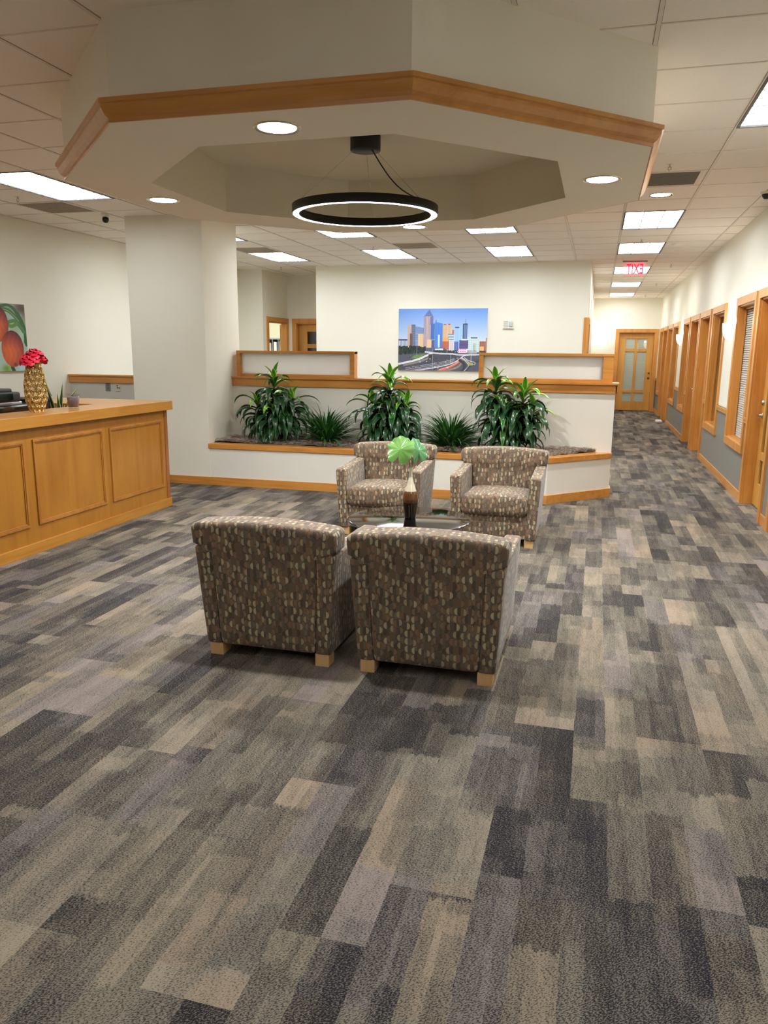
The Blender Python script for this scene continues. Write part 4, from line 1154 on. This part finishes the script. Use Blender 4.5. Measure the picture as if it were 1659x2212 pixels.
def skyline(X0, Y0):
    X = 125+1100*X0; Y = 165+755*Y0
    g = np.clip((Y-165)/420, 0, 1)[..., None]
    A = (1-g)*np.array([112,158,236.])+g*np.array([214,230,252.])
    hh = np.clip((X-125)/500, 0, 1)[..., None]; A = A*(0.90+0.10*hh)
    rs = np.random.RandomState(4)
    def put(mask, c, alpha=1.0): A[mask] = A[mask]*(1-alpha)+np.array(c, float)*alpha
    def bld(x0, x1, yt, yb, c, c2=None, mode='h', per=10, top=None):
        P = [(x0,yb),(x0,yt),(x1,yt if top is None else top),(x1,yb)]; m = in_poly(X, Y, P); put(m, c)
        if c2 is not None:
            if mode == 'h': k = m & (((Y-yt) % per) < per*0.45)
            elif mode == 'v': k = m & (((X-x0) % per) < per*0.45)
            else: k = m & (((X-x0) % per) < per*0.5) & (((Y-yt) % per) < per*0.55)
            put(k, c2)
    bld(125,250,548,625,(206,214,226),(96,118,160),'v',14); bld(125,245,535,552,(60,72,98))
    bld(238,290,360,630,(196,172,160),(178,152,142),'g',9); bld(290,338,355,630,(120,128,156),(84,96,130),'h',9); bld(270,304,465,620,(110,86,84))
    bld(338,446,376,630,(142,166,206),(84,110,162),'h',11,top=398); bld(372,446,470,630,(230,198,158),(196,160,132),'g',12)
    put(in_poly(X,Y,[(443,262),(470,228),(486,205),(500,188),(510,170),(520,188),(534,214),(548,238),(563,266)]), (104,118,176))
    bld(443,540,258,660,(208,184,176),(130,120,158),'v',17); bld(524,563,262,360,(128,130,180),(90,98,160),'v',9)
    bld(530,586,345,640,(52,82,158),(96,138,206),'v',16); bld(490,586,540,662,(236,196,152)); bld(545,586,545,662,(90,96,140))
    bld(583,683,322,640,(64,116,214),(104,160,236),'v',13,top=345); put(in_poly(X,Y,[(590,320),(598,295),(604,322)]), (70,90,150))
    bld(625,645,480,640,(214,232,250))
    bld(684,732,358,560,(232,196,156),(188,140,110),'g',10); bld(738,788,354,560,(236,200,158),(190,142,112),'g',10); bld(694,722,350,362,(120,90,90)); bld(748,776,348,360,(120,90,90))
    bld(798,824,420,480,(206,120,100)); bld(750,823,470,560,(206,226,236),(120,150,176),'h',30)
    bld(682,762,515,600,(240,190,120),(206,130,90),'g',14); bld(676,762,560,662,(206,116,92),(120,66,72),'g',15); bld(762,822,556,668,(232,226,230),(180,160,176),'g',12)
    bld(828,914,392,660,(136,186,240),(186,220,252),'v',15,top=420); bld(836,882,384,398,(70,84,110)); bld(828,880,560,680,(110,130,196),(80,96,166),'v',9)
    bld(930,986,352,530,(120,152,204),(72,92,142),'v',22); bld(930,944,345,530,(58,70,104)); put(((X-965)/24)**2+((Y-352)/9)**2 < 1, (60,74,108)); put(dist_line(X,Y,[(961,345),(961,290)]) < 2.0, (110,126,160))
    bld(890,1000,545,650,(110,98,148),(70,66,118),'h',13); bld(915,985,528,548,(224,224,236))
    bld(1000,1137,512,704,(196,220,226),(226,240,240),'g',22,top=522); bld(1030,1110,508,524,(88,110,116)); bld(1058,1092,580,690,(150,184,176),(190,212,206),'h',14)
    bld(1137,1216,556,700,(150,92,78),(206,150,120),'g',18); bld(1142,1192,620,676,(240,186,120)); bld(1212,1226,515,700,(150,120,120))
    put(Y > 690, (84,88,102))
    put(in_poly(X,Y,[(470,640),(700,636),(760,680),(700,700),(470,690)]), (92,100,130)); put(in_poly(X,Y,[(590,650),(690,645),(695,668),(590,668)]), (226,232,240))
    bld(880,986,648,700,(246,224,240),(230,110,190),'g',26); bld(990,1110,668,702,(196,196,206),(120,122,140),'g',17)
    for k in range(330):   # trees
        x_ = rs.uniform(128,470); y_ = rs.uniform(625+0.1*abs(x_-300)*.4, 722-0.10*(x_-125)); put((X-x_)**2+(Y-y_)**2 < rs.uniform(8,17)**2, np.array([36,50,44])*rs.uniform(.6,1.5))
    for k in range(150):
        x_ = rs.uniform(560,870); y_ = 672+rs.uniform(0,26); put((X-x_)**2+(Y-y_)**2 < rs.uniform(4,9)**2, np.array([44,58,58])*rs.uniform(.7,1.4))
    put(in_poly(X,Y,[(1140,670),(1216,670),(1216,712),(1140,712)]), (50,50,56))
    put(in_poly(X,Y,[(290,770),(330,735),(470,715),(430,745),(370,772)]), (112,140,70))
    road = [((125,745),(200,760),(230,785),(190,812),(125,820))]
    def ln(P, wd_, c, a=1.0): put(dist_line(X,Y,smooth_pts(P)) < wd_, c, a)
    ln([(470,690),(640,708),(800,712),(905,722),(1225,716)], 9, (206,206,214)); ln([(480,720),(640,724),(860,735)], 5, (52,56,62))
    put(in_poly(X,Y,[(560,735),(850,742),(860,765),(700,800),(125,920),(125,850)]), (74,78,92))
    ln([(135,842),(300,805),(400,775),(480,738),(545,712)], 12, (222,224,230)); ln([(200,856),(330,828),(430,800),(520,760)], 11, (142,134,126))
    put(in_poly(X,Y,[(510,720),(560,716),(560,770),(510,790)]), (60,56,54))
    for off, c in ((0,(60,62,78)),(26,(88,90,106)),(52,(56,58,72)),(78,(80,82,96))):
        ln([(300,900+off*.3),(560,860+off*.3),(760,820+off*.4),(850,770+off*.5),(800,742)], 9, c)
    for k, off in enumerate((0,20,40,62)):
        ln([(220,890+off),(520,842+off*.9),(740,800+off*.8),(835,765+off*.6)], 1.8, (206,208,216))
    ln([(330,925),(600,880),(800,830),(905,770),(960,730),(1100,722)], 6, (216,216,224))
    ln([(640,918),(800,862),(890,806),(915,782)], 13, (232,120,104)); ln([(650,908),(800,854),(880,806)], 3, (255,190,160))
    ln([(700,925),(860,880),(925,820),(935,780)], 12, (150,134,120)); ln([(905,790),(960,840),(950,900),(930,925)], 18, (58,60,72))
    ln([(925,760),(985,810),(1010,860),(950,925)], 4, (214,214,220)); ln([(1225,770),(1090,810),(1040,850),(980,925)], 14, (70,72,86)); ln([(925,752),(990,795),(1040,830),(1080,838),(1090,815),(1010,790),(960,755)], 3.5, (210,212,216))
    put(in_poly(X,Y,[(1000,815),(1070,820),(1060,850),(1010,850)]), (176,170,90))
    for k in range(46):
        x_ = rs.uniform(230,900); y_ = rs.uniform(755,905); put((abs(X-x_) < 7) & (abs(Y-y_) < 3.2), rs.choice([[235,238,245],[150,80,80],[30,34,44],[200,205,215]][0:4]) if False else [[235,238,245],[150,80,80],[30,34,44],[200,205,215]][rs.randint(4)])
    ln([(563,905),(563,650)], 1.8, (196,198,206)); ln([(362,735),(362,560)], 1.6, (190,196,206)); ln([(1040,810),(1040,650)], 1.4, (206,208,214)); ln([(788,830),(788,720)], 1.4, (220,220,226))
    return A
def pic(w_, h_, loc, rz, nx, ny, paint, name, label):
    r_ = empty(name, loc, rz); tag(r_, label, 'picture')
    cv = MB().box(-w_/2, w_/2, -0.030, -0.001, 0, h_).build('canvas', CANV, r_, local=True)
    me = canvas('print', w_, h_, nx, ny, paint); o = bpy.data.objects.new('print', me); COL.objects.link(o); o.parent = cv
pic(1.545, 1.045, (-2.615, YB, 1.228), 0, 420, 284, skyline, 'skyline_picture', 'wide unframed photo print of a city skyline and highways on the back wall')
def peaches(X0, Y0):
    yy = 6.72+1.17*X0; X = (yy-7.5)/0.39*370; Y = 105+Y0*1010     # crop pixels of the right part
    X = X*1.0
    A = np.zeros(X.shape+(3,)); q = Y0[..., None]
    A[:] = np.array([150,175,150.])*(1-q)+np.array([176,196,190.])*q
    def put(m, c, a=1.0): A[m] = A[m]*(1-a)+np.array(c, float)*a
    def blob(cx_, cy_, rx, ry, c, a): 
        g = np.exp(-(((X-cx_)/rx)**2+((Y-cy_)/ry)**2))[..., None]*a; A[:] = A*(1-g)+np.array(c, float)*g
    blob(330,170,150,160,(96,74,64),1); blob(200,280,120,60,(176,206,214),.9); blob(300,560,60,110,(176,206,190),.9); blob(260,1060,70,80,(186,216,226),1); blob(20,1080,60,60,(110,150,50),1)
    blob(-500,300,260,240,(120,150,110),.8); blob(-800,800,200,300,(96,130,80),.9); blob(150,120,80,40,(150,160,150),.8)
    def ln(P, wd_, c, a=1.0): put(dist_line(X,Y,smooth_pts(P)) < wd_, c, a)
    ln([(10,150),(120,130),(210,190),(260,300)], 22, (64,100,62)); ln([(20,190),(120,210),(220,300),(330,420)], 30, (76,118,70)); ln([(10,195),(110,212),(220,305),(320,420)], 4, (150,184,120))
    ln([(250,240),(320,400),(355,560),(350,680)], 30, (60,104,58)); ln([(110,380),(200,360),(270,430),(330,520)], 26, (84,130,72)); ln([(100,430),(160,440),(230,400)], 26, (96,140,60))
    ln([(350,600),(360,720)], 24, (54,92,48)); ln([(290,960),(330,1040),(350,1105)], 14, (50,70,40)); ln([(330,980),(390,1080)], 12, (44,60,36)); ln([(110,1060),(130,1110)], 26, (54,78,44)); ln([(70,1050),(60,1110)], 10, (150,180,90))
    ln([(-700,200),(-400,160),(-150,190)], 40, (70,112,66)); ln([(-760,900),(-500,1000),(-300,980)], 40, (62,100,56)); ln([(-600,420),(-520,700)], 34, (80,126,70))
    def peach(cx_, cy_, rx, ry, tip):
        m = ((X-cx_)/rx)**2+((Y-cy_)/ry)**2 < 1
        d = (((X-cx_+rx*.25)/rx)**2+((Y-cy_-ry*.15)/ry)**2); v = np.clip(1-d*0.75, 0, 1)[m][:, None]
        st = (0.5+0.5*np.sin((X-cx_)*0.09+np.sin(Y*0.02)*2))[m][:, None]*.25
        up = np.clip(-(Y-cy_)/ry, 0, 1)[m][:, None]
        c = np.array([150,62,44.])*(1-v)+np.array([214,98,50.])*v+st*np.array([30,34,10.])-up*np.array([60,40,0.])
        A[m] = c
    peach(-560,640,240,280,0); peach(-60,410,162,270,0); peach(140,780,170,275,0)
    blob(160,1015,26,18,(90,40,40),.8)
    return A
pic(1.17, 0.76, (XL, 7.305, 1.288), PI/2, 460, 300, peaches, 'peach_picture', 'unframed print of ripe peaches and leaves on the left wall above desk')

# ------------------------------------------------------------------ small wall items
r_ = empty('fire_alarm', (-1.49, YB, 1.94)); tag(r_, 'white fire alarm speaker strobe on the back wall right of the skyline picture', 'fire alarm')
MB().box(-1.58,-1.40,YB-0.035,YB-0.001,1.94,2.085).build('housing', WHITEP, r_, bevel=.006)
m_ = MB()
for k in range(6): m_.box(-1.565,-1.495,YB-0.038,YB-0.035,1.965+k*0.018,1.972+k*0.018)
m_.build('grille', plain('grille_grey', (150,150,140), .6), r_)
MB().cushion(-1.48,-1.415,YB-0.055,YB-0.033,1.97,2.055,0.012,mid=1).build('strobe_lens', plain('strobe', (190,196,200), .1), r_)
def outlet(x_, mat, lab, kind):
    r_ = empty('wall_outlet', (x_, 8.66, 1.03)); tag(r_, lab, 'outlet')
    MB().box(x_-0.036, x_+0.036, 8.654, 8.66, 1.02, 1.135-0.013).build('cover_plate', mat, r_, bevel=.002)
    if kind == 0:
        for z_ in (1.045, 1.085): MB().cushion(x_-0.016, x_+0.016, 8.650, 8.655, z_-0.002, z_+0.026, 0.005, mid=1).build('socket', DARKPL if False else plain('socket_grey', (110,108,106), .5), r_)
    else:
        for dx, dz in ((-0.014,1.09),(-0.012,1.065),(0.012,1.062)): MB().box(x_+dx-0.007, x_+dx+0.007, 8.650, 8.655, dz-0.007, dz+0.007).build('jack', BLACK, r_)
outlet(-6.02, plain('outlet_grey', (132,130,126), .5), 'grey duplex power outlet on the low wall under the rail', 0)
outlet(-5.865, plain('outlet_ivory', (206,200,182), .5), 'ivory data outlet plate next to the pier, right of grey outlet', 1)
r_ = empty('light_switch', (-0.262, YB, 1.2))
bpy.data.objects.remove(r_)
# door wedge / white pad on corridor floor
o = MB().cushion(1.36, 1.50, 18.60, 18.95, 0.001, 0.06, 0.028, mid=2).build('doorstop', WHITEP); tag(o, 'small white object on the corridor floor by a far right door', 'door stop')
# items in the room beyond the hall doorway
r_ = empty('grey_shelf_rack', (-7.7, 17.3, 0)); tag(r_, 'grey pigeonhole rack with stored items seen through the open hall doorway', 'shelf')
m_ = MB(); GREYM = plain('rack_grey', (150,150,152), .5)
m_.box(-8.4,-6.6,17.0,17.58,1.80,1.83); 
for z_ in (0.0,0.4,0.8,1.2,1.5): m_.box(-8.4,-6.6,17.0,17.58,z_,z_+0.02)
for k in range(13): m_.box(-8.4+k*0.149,-8.39+k*0.149,17.0,17.58,0,1.8)
m_.build('frame', GREYM, r_)
for k in range(5, 11):
    for z_ in (1.22, 1.52):
        o = MB().box(-8.37+k*0.149, -8.30+k*0.149, 17.03, 17.4, z_, z_+0.20+0.02*(k%3)).build('folder_bundle', WHITEP, None)
        tag(o, 'pale folder bundle standing in the grey pigeonhole rack of the far room', 'folder', 'folders in the pigeonhole rack')
MB().box(-8.38,-6.62,17.5,17.57,0,1.8).build('back_panel', DARKPL, r_)
r_ = empty('framed_notice', (-7.18, 17.58, 2.0)); tag(r_, 'small dark framed picture on the wall of the room beyond the doorway', 'picture')
MB().box(-7.36,-7.0,17.575,17.598,1.98,2.24).build('frame', BLACK, r_); MB().box(-7.34,-7.02,17.570,17.576,2.10,2.125).build('mat', GREYM, r_)
